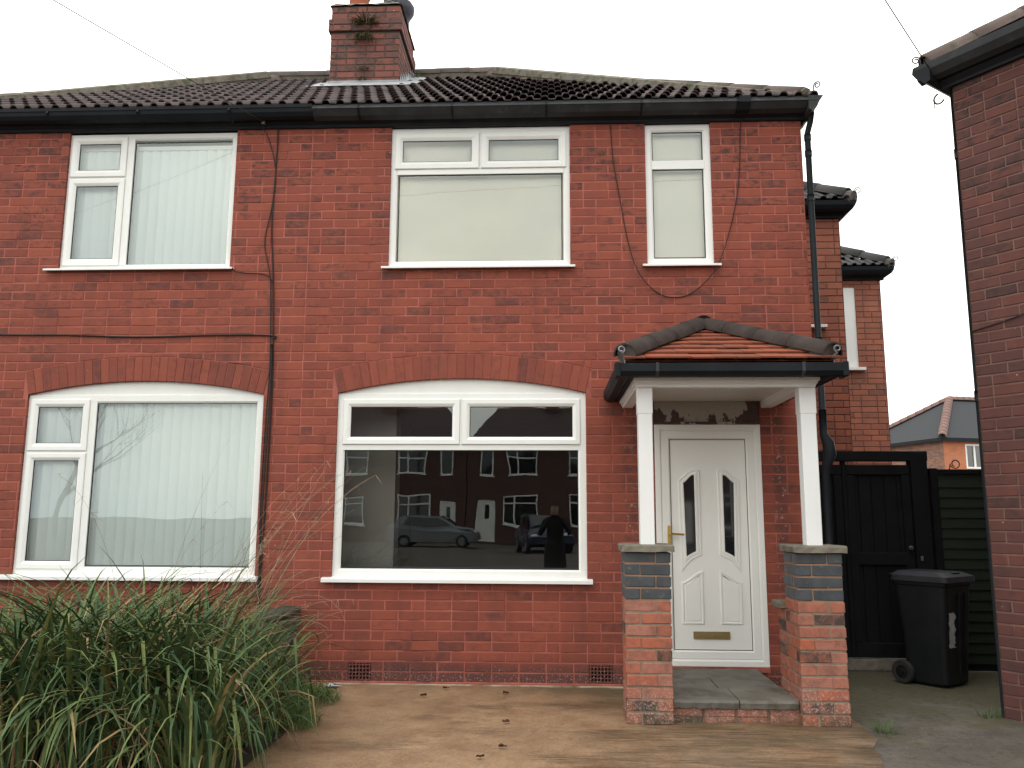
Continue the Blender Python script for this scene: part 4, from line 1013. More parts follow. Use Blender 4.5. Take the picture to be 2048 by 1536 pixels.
# ------------------------------------------------------------------ porch
PO = (1.34, -0.7, 0.0)
porch = thing('porch', 'open porch with orange tiled hip roof, white posts and brick pillars around the door', 'porch', PO)
rp = random.Random(4)
def cbrick(name, w, d, h, mat, c=0.005):
    mb = MB(); mb.cbox(-w / 2, w / 2, -d / 2, d / 2, -h / 2, h / 2, c)
    mb.v = [(x + rp.uniform(-0.002, 0.002), y + rp.uniform(-0.002, 0.002), z + rp.uniform(-0.0015, 0.0015)) for x, y, z in mb.v]
    me = bpy.data.meshes.new(name); me.from_pydata(mb.v, [], mb.f); me.materials.append(MT[mat]); me.update(); return me
PH = 0.0866
pil_me = {m: [cbrick('brick', 0.217, 0.106, PH - 0.012, m) for _ in range(4)] for m in ('brick_pillar', 'brick_blue')}
def pillar(x0, y0, w, stub=False):
    mb = MB(); mb.box(x0 + 0.006, x0 + w - 0.006, y0 + 0.006, y0 + w - 0.006, 0.0, 0.86); mb.m = 1
    mb.box(x0 + 0.006, x0 + w - 0.006, y0 + 0.006, y0 + w - 0.006, 0.86, 1.205)
    if stub: mb.m = 0; mb.box(x0 + 0.006, x0 + w - 0.02, y0 + w, y0 + w + 0.19, 0.0, 0.78)
    p = mb.build('pillar', ['mortar_pillar', 'mortar_tan'], porch, PO)
    L_, D_ = 0.217, 0.106
    for k in range(14):
        z = PH * (k + 0.5); kind = 'brick_blue' if k >= 10 else 'brick_pillar'
        if k % 2 == 0:
            spots = [(x0 + D_ / 2, y0 + L_ / 2, 1), (x0 + w - L_ / 2, y0 + D_ / 2, 0), (x0 + w - D_ / 2, y0 + w - L_ / 2, 1), (x0 + L_ / 2, y0 + w - D_ / 2, 0)]
        else:
            spots = [(x0 + L_ / 2, y0 + D_ / 2, 0), (x0 + w - D_ / 2, y0 + L_ / 2, 1), (x0 + w - L_ / 2, y0 + w - D_ / 2, 0), (x0 + D_ / 2, y0 + w - L_ / 2, 1)]
        if stub and k < 9: spots += [(x0 + D_ / 2 - 0.002, y0 + w + 0.10, 1)]
        for (x, y, rot) in spots:
            o = link('brick', rp.choice(pil_me[kind]), p); o.location = (x - PO[0] + rp.uniform(-0.003, 0.003), y - PO[1] + rp.uniform(-0.003, 0.003), z)
            o.rotation_euler = (0, 0, (math.pi / 2 if rot else 0) + rp.uniform(-0.012, 0.012)); o['bv'] = rp.random()
    def rough_slab(x0, x1, y0, y1, z0, z1):
        m = MB(); nx_, ny_ = 7, 7; rows_ = []
        loop = [(x0 + (x1 - x0) * i / nx_, y0) for i in range(nx_)] + [(x1, y0 + (y1 - y0) * i / ny_) for i in range(ny_)] + [(x1 - (x1 - x0) * i / nx_, y1) for i in range(nx_)] + [(x0, y1 - (y1 - y0) * i / ny_) for i in range(ny_)]
        a = [(x + rp.uniform(-0.007, 0.007), y + rp.uniform(-0.007, 0.007), z0 + rp.uniform(-0.003, 0.003)) for x, y in loop]
        b = [(x + rp.uniform(-0.004, 0.004), y + rp.uniform(-0.004, 0.004), z1 - 0.010 + rp.uniform(-0.003, 0.003)) for x, y in loop]
        cx_, cy_ = (x0 + x1) / 2, (y0 + y1) / 2
        c = [(cx_ + (x - cx_) * 0.95, cy_ + (y - cy_) * 0.95, z1 + rp.uniform(-0.002, 0.002)) for x, y in loop]
        m.loops([a, b, c], True, True); return m
    rough_slab(x0 - 0.022, x0 + w + 0.03, y0 - 0.035, y0 + w + 0.03, 1.212, 1.262).build('cap_stone', 'cap', p, PO)
    if stub: rough_slab(x0 - 0.045, x0 + w - 0.01, y0 + w - 0.0, y0 + w + 0.23, 0.785, 0.83).build('coping_stone', 'cap', p, PO)
    return p
pillar(0.552, -1.325, 0.331); pillar(1.790, -1.325, 0.331, True)
for (x0, x1) in ((0.678, 0.784), (1.896, 2.012)):
    mb = MB(); mb.cbox(x0, x1, -1.255, -1.150, 1.258, 2.46, 0.004); mb.cbox(x0 - 0.004, x1 + 0.004, -1.259, -1.146, 2.24, 2.445, 0.003)
    mb.build('post', 'gloss', porch, PO)
# moulded white fascia beams
BX0, BX1, BY = 0.640, 2.040, -1.315
prof = [(0.0, 2.440), (-0.010, 2.440), (-0.012, 2.458), (-0.022, 2.462), (-0.024, 2.480), (-0.036, 2.484), (-0.038, 2.508), (0.0, 2.508)]
mb = MB()
ringp = []
for t, z in prof:
    ringp.append([(BX0 + 0.04 + t, 0.0, z), (BX0 + 0.04 + t, BY + 0.04 + t, z), (BX1 - 0.04 - t, BY + 0.04 + t, z), (BX1 - 0.04 - t, 0.0, z)])
mb.loops(ringp, False); mb.box(BX0 + 0.04, BX0 + 0.12, BY + 0.12, -0.001, 2.442, 2.52); mb.box(BX1 - 0.12, BX1 - 0.04, BY + 0.12, -0.001, 2.442, 2.52); mb.box(BX0 + 0.042, BX1 - 0.042, BY + 0.042, BY + 0.12, 2.443, 2.52)
mb.build('beam', 'gloss', porch, PO)
mb = MB()
k = BY + 0.12
while k < -0.02:
    mb.box(BX0 + 0.12, BX1 - 0.12, k + 0.002, min(k + 0.098, -0.004), 2.505, 2.517); k += 0.10
mb.box(BX0 + 0.12, BX1 - 0.12, BY + 0.12, -0.003, 2.518, 2.53)
mb.build('ceiling_boards', 'ceil', porch, PO)
# roof
EX0, EX1, EYP, EZP = 0.555, 2.130, -1.415, 2.615
AP = Vector((1.410, -0.02, 3.160))
mb = MB()
A, B_ = Vector((EX0, EYP, EZP)), Vector((EX1, EYP, EZP)); A2, B2 = Vector((EX0, 0, EZP)), Vector((EX1, 0, EZP))
for tri in ((A, B_, AP), (A2, A, AP), (B_, B2, AP), (A, A2, B2), (A, B2, B_)): mb.poly(tri)
proof = mb.build('roof', 'clay', porch, PO)
# plain clay tiles on the front slope, in slope coordinates
n_s = (AP - (A + B_) / 2); n_s.x = 0; SL = n_s.length; sdir = n_s.normalized(); nrm_ = Vector((1, 0, 0)).cross(sdir)
apx = AP.x - A.x; Wd = EX1 - EX0; gauge = 0.205; tw = 0.17
for r_ in range(8):
    s0 = r_ * gauge - 0.02; s1 = s0 + gauge + 0.05
    x = -tw + (tw / 2 if r_ % 2 else 0.0)
    while x < Wd + tw:
        P = rect(x + 0.0015, x + tw - 0.0015, s0, min(s1, SL + 0.01))
        if s0 > SL - 0.03: break
        P = clip(P, 1 / apx, -1 / SL, -0.02); P = clip(P, -1 / (Wd - apx), -1 / SL, -Wd / (Wd - apx) - 0.02)
        x += tw
        if len(P) < 3: continue
        if max(p[0] for p in P) - min(p[0] for p in P) < 0.03: continue
        mb = MB(); lift = rp.uniform(-0.002, 0.003); skew = rp.uniform(-0.003, 0.003)
        def pt(u, s_, h): return A + Vector((u, 0, 0)) + sdir * (s_ + skew) + nrm_ * (h + 0.026 - 0.085 * (s_ - s0) + lift)
        lo = [pt(u, s_, 0.0) for u, s_ in P]; hi = [pt(u, s_, 0.013) for u, s_ in P]
        mb.loops([lo, hi], True, True); o = mb.build('roof_tile', 'clay', proof, PO); o['bv'] = rp.random()
hip_me = half_round('hip_tile', 0.46, 0.100, 0.094, 0.014, 'hip_porch', 12)
for (c0, sx) in ((A + Vector((0.02, 0.02, 0.045)), -1), (B_ + Vector((-0.02, 0.02, 0.045)), 1)):
    ridge_run(proof, hip_me, c0, AP + Vector((0.0, 0.0, 0.035)), 0.44, PO, 'hip_tile')
    d = (AP - c0).normalized()
    m = MB(); m.tube([c0 + d * 0.02 + Vector((0, 0, 0.012)), c0 + d * 0.14 + Vector((0, 0, 0.012))], 0.080, 12); m.build('mortar_fill', 'oldwall', proof, PO)
    m = MB(); dd = Vector((sx * 0.35, -0.94, 0)); q = c0 - d * 0.015 + Vector((0, 0, 0.02))
    pts = [q + Vector((0, 0, -0.10)), q + Vector((0, 0, -0.02))]
    for k in range(18):
        a_ = -math.pi / 2 + k / 17 * 2 * math.pi * 1.1; rad = 0.027 * (1 - 0.45 * k / 17); pts.append(q + dd * 0.012 + Vector((sx * (-rad * math.cos(a_)) + sx * 0.02, -0.004 * k / 17, rad * math.sin(a_) + 0.03)))
    m.tube(pts, 0.0075, 6); m.build('hip_iron', 'steel', proof, PO)
    m = MB(); m.tube([c0 + d * t + Vector((0, 0, -0.025)) for t in (0.1, 0.6, 1.1, 1.5)], 0.055, 7); m.build('mortar_bed', 'flaunch', proof, PO)
# apex cover against the wall
m = MB(); m.tube([AP + Vector((0.0, -0.10, 0.028)), AP + Vector((0, 0.02, 0.05))], 0.092, 12); m.build('apex_tile', 'hip_porch', proof, PO, smooth=True)
# porch gutter with returns
gp = [(0.0, 2.590), (0.0, 2.505), (-0.020, 2.492), (-0.070, 2.496), (-0.092, 2.520), (-0.100, 2.528), (-0.100, 2.588), (-0.092, 2.590), (-0.092, 2.532), (-0.066, 2.506), (-0.020, 2.502), (-0.008, 2.512), (-0.008, 2.590)]
GY = -1.395
mb = MB(); rr = []
for t, z in gp: rr.append([(EX0 + 0.045 + t, -0.01, z), (EX0 + 0.045 + t, GY + t, z), (EX1 - 0.05 - t, GY + t, z), (EX1 - 0.05 - t, -0.01, z)])
mb.loops(rr + rr[:1], False)
gpo = mb.build('gutter', 'black', porch, PO)
for xk in (0.80, 1.865):
    mb = MB(); mb.prismx([(GY + y * 1.06 - 0.002, z - (0.004 if z < 2.53 else -0.003)) for y, z in gp[:8]] + [(GY - 0.09, 2.535), (GY - 0.02, 2.512)], xk - 0.012, xk + 0.012); mb.build('gutter_bracket', 'gutter', gpo, PO)
for xk in (EX0 - 0.045, EX1 + 0.04):
    mb = MB(); mb.cbox(xk - 0.02, xk + 0.02, GY - 0.108, GY + 0.02, 2.486, 2.597, 0.006); mb.build('gutter_corner', 'black', gpo, PO)
mb = MB(); mb.box(EX0 + 0.048, BX0, GY + 0.02, -0.012, 2.50, 2.60); mb.box(BX1, EX1 - 0.052, GY + 0.02, -0.012, 2.50, 2.60); mb.box(EX0 + 0.048, EX1 - 0.052, GY + 0.002, BY, 2.51, 2.60)
mb.build('barge_board', 'black', porch, PO)

# doorstep
DO = (1.34, -0.62, 0)
st = thing('doorstep', 'grey stone slab doorstep between the two porch pillars', 'step', DO)
mb = MB(); mb.box(0.887, 1.786, -1.225, -0.03, 0.0, 0.108); base = mb.build('step_core', 'mortar_pillar', st, DO)
ys = [-1.275, -0.845, -0.45, -0.022]; xsl = [[0.888, 1.362, 1.784], [0.888, 1.30, 1.784], [0.888, 1.784]]
for r_ in range(3):
    for a, b in zip(xsl[r_], xsl[r_][1:]):
        m = MB(); y0, y1 = ys[r_], ys[r_ + 1] - 0.006; N_ = 12; xa, xb = a + 0.002, b - 0.004
        e = [rp.uniform(-0.009, 0.009) if r_ == 0 else 0 for _ in range(N_ + 1)]; th = rp.uniform(-0.004, 0.004)
        rows_ = [[(xa + (xb - xa) * i / N_, y1, 0.108) for i in range(N_ + 1)], [(xa + (xb - xa) * i / N_, y0 + e[i] + 0.01, 0.108 + rp.uniform(-0.004, 0.004)) for i in range(N_ + 1)], [(xa + (xb - xa) * i / N_, y0 + e[i], 0.145 + th) for i in range(N_ + 1)], [(xa + (xb - xa) * i / N_, y0 + e[i] * 0.6 + 0.02, 0.162 + th + rp.uniform(-0.002, 0.002)) for i in range(N_ + 1)], [(xa + (xb - xa) * i / N_, y1, 0.166 + th) for i in range(N_ + 1)], [(xa + (xb - xa) * i / N_, y1, 0.108) for i in range(N_ + 1)]]
        m.loops(rows_, False); m.poly([rr_[0] for rr_ in rows_[:5]]); m.poly([rr_[-1] for rr_ in rows_[:5]]); m.build('slab', 'slab', st, DO)
st_me = [cbrick('brick', 0.222, 0.09, 0.06, 'brick_pillar', 0.008) for _ in range(3)]
for k, z in ((0, 0.074), (1, 0.022)):
    for i in range(4):
        o = link('brick', rp.choice(st_me), base); o.location = (0.99 + i * 0.232 - (0.0 if k else 0.0) - DO[0], -1.195 - DO[1] + rp.uniform(-0.004, 0.004), z); o['bv'] = rp.random(); o.rotation_euler = (0, 0, rp.uniform(-0.02, 0.02))

# ------------------------------------------------------------------ boundary wall between the front gardens
LO = (-2.31, -1.3, 0)
lw = thing('garden_wall', 'low dark stone garden wall with sloping coping half hidden by long grass', 'wall', LO)
mb = MB(); mb.box(-2.365, -2.255, -2.55, -0.004, 0.0, 0.60); wb = mb.build('wall_core', 'coping', lw, LO)
rl = random.Random(3)
for Fw in (Face((-2.252, -2.55, 0), math.pi / 2), Face((-2.368, -0.004, 0), -math.pi / 2)):
    for P, fl in lay(0.0, 2.546, 0.0, 0.60, 0.15, 0.29, 0.014, (), (), rl, 0.2):
        m = MB(); add_brick(m, Fw, P, -0.03, 0.006 + rl.uniform(-0.006, 0.008), 0.012); o = m.build('stone', 'oldwall', wb, LO)
for k in range(6):
    y0 = -0.006 - k * 0.42; m = MB(); m.cbox(-2.395, -2.225, y0 - 0.412, y0, 0.602 + rl.uniform(0, 0.004), 0.655 + rl.uniform(0, 0.006), 0.010); m.build('coping_stone', 'coping', lw, LO)

# ------------------------------------------------------------------ neighbouring house on the right, at an angle
NA = R(-53); NP = (3.362, -0.962, 0.0)
NBR = thing('neighbour_house', 'dark red brick house cut off by the frame beside the alley', 'house', NP, NA)
NM = Matrix.Translation(NP) @ Matrix.Rotation(NA, 4, 'Z')
FN = Face((0, 0, 0)); rn = random.Random(31)
mb = MB(); wall_cells(mb, FN, 0.0, 6.0, -0.05, 5.06, [], -0.006)
mb.poly([(0.004, 0.0, -0.05), (0.004, 5.0, -0.05), (0.004, 5.0, 5.06), (0.004, 0.0, 5.06)]); mb.poly([(6, 0, -0.05), (6, 5, -0.05), (6, 5, 5.06), (6, 0, 5.06)])
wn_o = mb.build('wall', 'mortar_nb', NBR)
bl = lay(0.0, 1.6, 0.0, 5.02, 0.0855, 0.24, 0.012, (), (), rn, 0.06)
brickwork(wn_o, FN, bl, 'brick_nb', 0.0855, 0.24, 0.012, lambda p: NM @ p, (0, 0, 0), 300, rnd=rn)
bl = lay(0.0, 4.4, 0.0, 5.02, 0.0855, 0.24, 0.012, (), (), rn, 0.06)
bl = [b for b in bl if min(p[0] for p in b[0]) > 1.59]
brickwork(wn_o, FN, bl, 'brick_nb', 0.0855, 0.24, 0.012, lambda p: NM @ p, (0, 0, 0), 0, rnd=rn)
mb = MB(); mb.prismx([(0.03, 5.01), (-0.035, 5.01), (-0.04, 5.03), (-0.075, 5.06), (-0.075, 5.16), (0.03, 5.2)], -0.06, 6.1); mb.build('fascia', 'fascia', NBR)
mb = MB(); mb.prismx([(-0.077, 5.165), (-0.077, 5.09), (-0.11, 5.07), (-0.17, 5.09), (-0.215, 5.14), (-0.225, 5.20), (-0.215, 5.20), (-0.16, 5.11), (-0.085, 5.10)], -0.19, 6.1); ng = mb.build('gutter', 'gutter', NBR)
mb = MB(); mb.prismy([(-0.06, 5.165), (-0.06, 5.04), (-0.10, 5.03), (-0.18, 5.10), (-0.21, 5.15), (-0.20, 5.20), (-0.06, 5.20)], -0.22, 4.9); mb.build('gutter_return', 'black', ng)
mb = MB(); npit = R(32); sd = 3.4
mb.poly([(-0.2, -0.19, 5.13), (6.1, -0.19, 5.13), (6.1, sd, 5.13 + (sd + .19) * math.tan(npit)), (-0.2 + sd + .19, sd, 5.13 + (sd + .19) * math.tan(npit))])
mb.poly([(-0.2, -0.19, 5.13), (-0.2, 2 * sd + .19, 5.13), (-0.2 + sd + .19, sd, 5.13 + (sd + .19) * math.tan(npit))])
nr = mb.build('roof', 'tile_dark', NBR)
def nin(x, y): return -0.2 + (y + 0.19) < x < 2.6 and y < 1.2
tile_plane(nr, roof_me, -0.2, 2.6, -0.13, 5.115, npit, 1.7, 0.335, nin)
ridge_run(nr, ridge_me, (-0.13, -0.13, 5.20), (-0.2 + sd + .19, sd, 5.18 + (sd + .19) * math.tan(npit)), 0.44, name='hip_tile')
m = MB(); m.tube([(-0.11, -0.11, 5.19), (-0.02, -0.02, 5.24)], 0.108, 10); m.build('mortar_fill', 'flaunch', nr)
m = MB(); scroll(m, (-0.16, -0.16, 5.24), (-0.707, -0.707, 0), 0.085); m.build('hip_iron', 'iron', nr)
m = MB(); m.tube([(-0.022, 0.06, 5.02), (-0.022, 0.06, 0.0)], 0.026, 10)
for z in (4.45, 2.42): m.tube([(-0.022, 0.06, z - 0.04), (-0.022, 0.06, z + 0.04)], 0.032, 10)
m.build('downpipe', 'black', NBR, smooth=True)
m = MB(); q = []
for k in range(14):
    a_ = R(100) + k / 13 * R(230); q.append((-0.10 + 0.045 * math.cos(a_), -0.02, 4.95 + 0.045 * math.sin(a_)))
m.tube(q, 0.008, 6); m.tube([(-0.145, -0.02, 4.96), (-0.145, -0.02, 4.88)], 0.004, 5); m.build('cable_hook', 'iron', NBR)
m = MB(); m.tube([(0.0, -0.008, 2.93), (0.25, -0.012, 2.965), (0.42, -0.010, 3.0), (0.8, -0.010, 3.01), (1.6, -0.01, 3.03)], 0.006, 5); m.build('wall_cable', 'cable', NBR)

# ------------------------------------------------------------------ set-back brick wings of the pair behind
def wing(name, label, x0, x1, y, eave, L_, sd, win, rs):
    o_ = ((x0 + x1) / 2, y, 0)
    root = thing(name, label, 'house', o_)
    F = Face((0, y, 0)); rr_ = random.Random(rs)
    mb = MB(); ops = [win] if win else []
    wall_cells(mb, F, x0, x1, -0.05, eave + 0.05, ops, -0.006); mb.poly([(x1 - 0.005, y, -0.05), (x1 - 0.005, y + 4, -0.05), (x1 - 0.005, y + 4, eave + 0.05), (x1 - 0.005, y, eave + 0.05)])
    w_ = mb.build('wall', 'mortar_ext', root, o_)
    bl = lay(x0, x1, 1.9, eave, 0.087, L_, 0.010, ops, (), rr_, 0.10)
    brickwork(w_, F, bl, 'brick_ext', 0.087, L_, 0.010, lambda p: p, o_, 260, rnd=rr_, see=lambda q: q[0] > 1612)
    bl = lay(x0, x1, 0.0, 1.9, 0.087, L_, 0.010, ops, (), rr_, 0.10)
    brickwork(w_, F, bl, 'brick_ext', 0.087, L_, 0.010, lambda p: p, o_, 0, rnd=rr_, stuff_name='lower_brick_courses')
    mb = MB(); mb.poly([(x1, y, 0), (x1, y + 4, 0), (x1, y + 4, eave), (x1, y, eave)]); mb.build('flank_wall', 'btex', root, o_)
    mb = MB(); mb.prismx([(y + 0.02, eave), (y - 0.03, eave), (y - 0.035, eave + 0.03), (y - 0.07, eave + 0.05), (y - 0.07, eave + 0.15), (y + 0.02, eave + 0.18)], x0, x1 + 0.05); mb.build('fascia', 'fascia', root, o_)
    mb = MB(); pf = [(0.0, 0.15), (0.0, 0.06), (-0.04, 0.045), (-0.10, 0.07), (-0.13, 0.11), (-0.14, 0.165), (-0.13, 0.165), (-0.09, 0.085), (-0.03, 0.06)]
    rr2 = [[(x0, y - 0.072 + t, eave + z), (x1 + 0.05 - t * 0.7, y - 0.072 + t, eave + z), (x1 + 0.05 - t * 0.7, y + 4, eave + z)] for t, z in pf]
    mb.loops(rr2 + rr2[:1], False); mb.build('gutter', 'black', root, o_)
    ex, ey, ez = x1 + 0.13, y - 0.17, eave + 0.175; pt_ = R(33)
    mb = MB(); d = 3.0
    mb.poly([(x0 - 1.5, ey, ez), (ex, ey, ez), (ex - d, ey + d, ez + d * math.tan(pt_)), (x0 - 1.5, ey + d, ez + d * math.tan(pt_))]); mb.poly([(ex, ey, ez), (ex, ey + 2 * d, ez), (ex - d, ey + d, ez + d * math.tan(pt_))])
    rf = mb.build('roof', 'tile_dark', root, o_)
    tile_plane(rf, wing_tile, x0 - 1.0, ex, ey, ez + 0.005, pt_, 1.5, 0.335, lambda x, yy: x0 - 1.0 < x < ex - (yy - ey) and yy < ey + 1.2, o_)
    ridge_run(rf, wing_hip, (ex - 0.06, ey + 0.06, ez + 0.055), (ex - d, ey + d, ez + d * math.tan(pt_) + 0.04), 0.44, o_, 'hip_tile')
    m = MB(); m.tube([(ex - 0.07, ey + 0.07, ez + 0.05), (ex - 0.0, ey + 0.0, ez + 0.02)], 0.10, 10); m.build('mortar_fill', 'oldwall', rf, o_)
    m = MB(); scroll(m, (ex + 0.01, ey, ez + 0.06), (0.707, -0.707, 0), 0.11); m.build('hip_iron', 'iron', rf, o_)
    return root, o_
wing_tile = tile_mesh('tile_dark'); wing_hip = half_round('hip_tile', 0.47, 0.125, 0.115, 0.016, 'tile_dark')
wA, oA = wing('house_wing', 'narrow red brick wing with hipped roof right behind the downpipe', 2.60, 3.635, 2.55, 5.16, 0.24, 1, (2.64, 3.16, 3.79, 5.02), 61)
m = MB(); frame_ring(m, 2.64, 3.16, 3.79, 5.02, 0.07, 2.57, 2.64, 0.004); wv = m.build('window', 'upvc', wA, oA)
m = MB(); m.poly([(2.70, 2.6, 3.85), (3.1, 2.6, 3.85), (3.1, 2.6, 4.96), (2.70, 2.6, 4.96)]); m.build('pane', 'dglass', wv, oA)
m = MB(); m.box(2.61, 3.39, 2.46, 2.565, 3.752, 3.788); m.build('sill', 'upvc', wv, oA)
wB, oB = wing('house_wing', 'further red brick wing with a slim white window, behind the nearer wing', 3.90, 5.14, 5.15, 5.10, 0.24, 1, (4.00, 4.745, 3.72, 4.995), 62)
WO = oB
m = MB(); frame_ring(m, 4.00, 4.745, 3.72, 4.995, 0.22, 5.15 + 0.02, 5.15 + 0.09, 0.004); wv = m.build('window', 'upvc', wB, WO)
m = MB(); m.poly([(4.2, 5.2, 3.9), (4.55, 5.2, 3.9), (4.55, 5.2, 4.8), (4.2, 5.2, 4.8)]); m.build('pane', 'dglass', wv, WO)
m = MB(); m.box(3.95, 4.82, 5.07, 5.16, 3.675, 3.718); m.build('sill', 'upvc', wv, WO)

# ------------------------------------------------------------------ far house across the gardens
FA = R(15); FP = (19.62, 34.6, 0)
fh = thing('far_house', 'distant brick house with dark slate roof and red hip tiles beyond the gate', 'house', FP, FA)
W_, D_ = 9.0, 7.0
mb = MB(); mb.m = 0; mb.poly([(0, 0, 0), (0, D_, 0), (0, D_, 5.3), (0, 0, 5.3)]); mb.build('side_wall', 'btex_mix', fh)
mb = MB(); wall_cells(mb, Face((0, 0, 0)), 0, W_, 0, 5.3, [(1.25, 3.0, 3.85, 5.08)], 0.0); mb.poly([(W_, 0, 0), (W_, D_, 0), (W_, D_, 5.3), (W_, 0, 5.3)]); mb.poly([(0, D_, 0), (W_, D_, 0), (W_, D_, 5.3), (0, D_, 5.3)]); mb.build('wall', 'btex_orange', fh)
mb = MB(); frame_ring(mb, 1.25, 3.0, 3.85, 5.08, 0.09, -0.01, 0.1); mb.box(1.72, 1.82, -0.008, 0.09, 3.9, 5.03); fwn = mb.build('window', 'upvc', fh)
mb = MB(); mb.poly([(1.3, 0.04, 3.9), (2.95, 0.04, 3.9), (2.95, 0.04, 5.03), (1.3, 0.04, 5.03)]); mb.build('pane', 'dglass', fwn)
e = 0.3; zt = 5.3 + (D_ / 2 + e) * math.tan(R(34)); hx = D_ / 2
mb = MB()
mb.poly([(-e, -e, 5.35), (W_ + e, -e, 5.35), (W_ - hx, D_ / 2, zt), (hx, D_ / 2, zt)]); mb.poly([(-e, D_ + e, 5.35), (-e, -e, 5.35), (hx, D_ / 2, zt)]); mb.poly([(W_ + e, -e, 5.35), (W_ + e, D_ + e, 5.35), (W_ - hx, D_ / 2, zt)]); mb.poly([(W_ + e, D_ + e, 5.35), (-e, D_ + e, 5.35), (hx, D_ / 2, zt), (W_ - hx, D_ / 2, zt)])
frf = mb.build('roof', 'slate', fh)
far_ridge = half_round('hip_tile', 0.5, 0.22, 0.20, 0.03, 'farhip', 5)
ridge_run(frf, far_ridge, (-e, -e, 5.36), (hx, D_ / 2, zt), 0.46, name='hip_tile'); ridge_run(frf, far_ridge, (-e, D_ + e, 5.36), (hx, D_ / 2, zt), 0.46, name='hip_tile'); ridge_run(frf, far_ridge, (hx, D_ / 2, zt), (W_ - hx, D_ / 2, zt), 0.46)
mb = MB(); mb.box(-e, W_ + e, -e - 0.02, -e + 0.02, 5.18, 5.34); mb.box(-e - 0.02, -e + 0.02, -e, D_ + e, 5.18, 5.34); mb.build('gutter', 'black', fh)
mb = MB(); mb.poly([(-e, -e, 5.25), (W_ + e, -e, 5.25), (W_ + e, 0, 5.25), (-e, 0, 5.25)]); mb.poly([(-e, -e, 5.25), (0, -e, 5.25), (0, D_, 5.25), (-e, D_, 5.25)]); mb.build('soffit', 'upvc', fh)

# ------------------------------------------------------------------ gate
GO = (3.1, 0.95, 0)
gt = thing('garden_gate', 'tall black painted wooden gate in a heavy frame beside the porch', 'gate', GO)
mb = MB(); mb.cbox(3.605, 3.765, 0.90, 1.02, 0.0, 2.11, 0.006); mb.build('post', 'gate', gt, GO)
mb = MB(); mb.cbox(2.42, 3.775, 0.905, 1.015, 2.022, 2.122, 0.006); mb.build('head_beam', 'gate', gt, GO)
for nm, x0, x1 in (('gate_leaf', 2.44, 2.930), ('gate_leaf', 2.972, 3.600)):
    mb = MB(); nb = max(3, int((x1 - x0) / 0.105)); bw = (x1 - x0) / nb
    mb.box(x0, x1, 0.985, 0.99, 0.12, 1.985); lf = mb.build(nm, 'gate', gt, GO)
    for k in range(nb):
        m = MB(); m.cbox(x0 + k * bw + 0.0015, x0 + (k + 1) * bw - 0.0015, 0.962, 0.984, 0.121, 1.984, 0.004); m.build('plank', 'gate', lf, GO)
    for z0, z1 in ((0.12, 0.26), (1.00, 1.12), (1.885, 1.985)):
        m = MB(); m.cbox(x0, x1, 0.930, 0.961, z0, z1, 0.006); m.build('rail', 'gate', lf, GO)
    for xa, xb in ((x0, x0 + 0.085), (x1 - 0.085, x1)):
        m = MB(); m.cbox(xa, xb, 0.931, 0.9605, 0.262, 1.883, 0.006); m.build('stile', 'gate', lf, GO)
m = MB(); m.cbox(2.931, 2.971, 0.925, 0.99, 0.12, 2.02, 0.004); m.build('meeting_stile', 'gate', gt, GO)
m = MB(); m.lathe([(0.012, 0), (0.012, 0.02), (0.022, 0.025), (0.022, 0.04), (0.01, 0.048)], (0, 0, 0), 12); m.v = [(3.55 + x, 0.925 - z, 1.17 + y) for x, y, z in m.v]; m.build('knob', 'steel', gt, GO, smooth=True)
m = MB(); m.cbox(3.635, 3.66, 0.885, 0.90, 1.045, 1.09, 0.003); m.build('latch', 'steel', gt, GO)
m = MB(); m.cbox(2.44, 3.60, 0.915, 1.05, 0.0, 0.108, 0.006); m.build('threshold', 'flaunch', gt, GO)

# fence panel right of the gate
FO = (4.1, 1.0, 0)
fe = thing('fence_panel', 'dark green overlapping board fence between the gate and the neighbouring house', 'fence', FO)
m = MB(); m.cbox(3.815, 3.885, 0.96, 1.03, 0.0, 1.955, 0.004); m.build('post', 'gate', fe, FO)
m = MB(); m.cbox(3.815, 4.9, 0.965, 1.025, 1.895, 1.945, 0.004); m.build('top_rail', 'gate', fe, FO)
for k in range(18):
    z = 0.065 + k * 0.1; m = MB(); m.prismx([(0.992, z + 0.115), (1.003, z + 0.115), (1.003, z), (0.975, z)], 3.89, 4.9); m.build('slat', 'fence', fe, FO)
m = MB(); m.cbox(3.886, 4.9, 0.985, 1.010, 0.0, 0.064, 0.003); m.build('gravel_board', 'gate', fe, FO)
m = MB(); m.cbox(3.886, 4.9, 0.988, 1.006, 1.862, 1.894, 0.002); m.build('capping', 'fence', fe, FO)
m = MB(); m.cbox(3.93, 3.97, 1.006, 1.03, 0.02, 1.85, 0.003); m.build('batten', 'fence', fe, FO)
m = MB(); q = [(4.02, 0.99, 1.945)]
for k in range(20):
    a_ = math.pi + k / 19 * 2 * math.pi * 1.2; r_ = 0.05 * (1 - 0.45 * k / 19); q.append((4.08 + r_ * math.cos(a_), 0.99, 2.0 + r_ * math.sin(a_)))
m.tube(q, 0.006, 5); m.build('iron_scroll', 'iron', fe, FO)

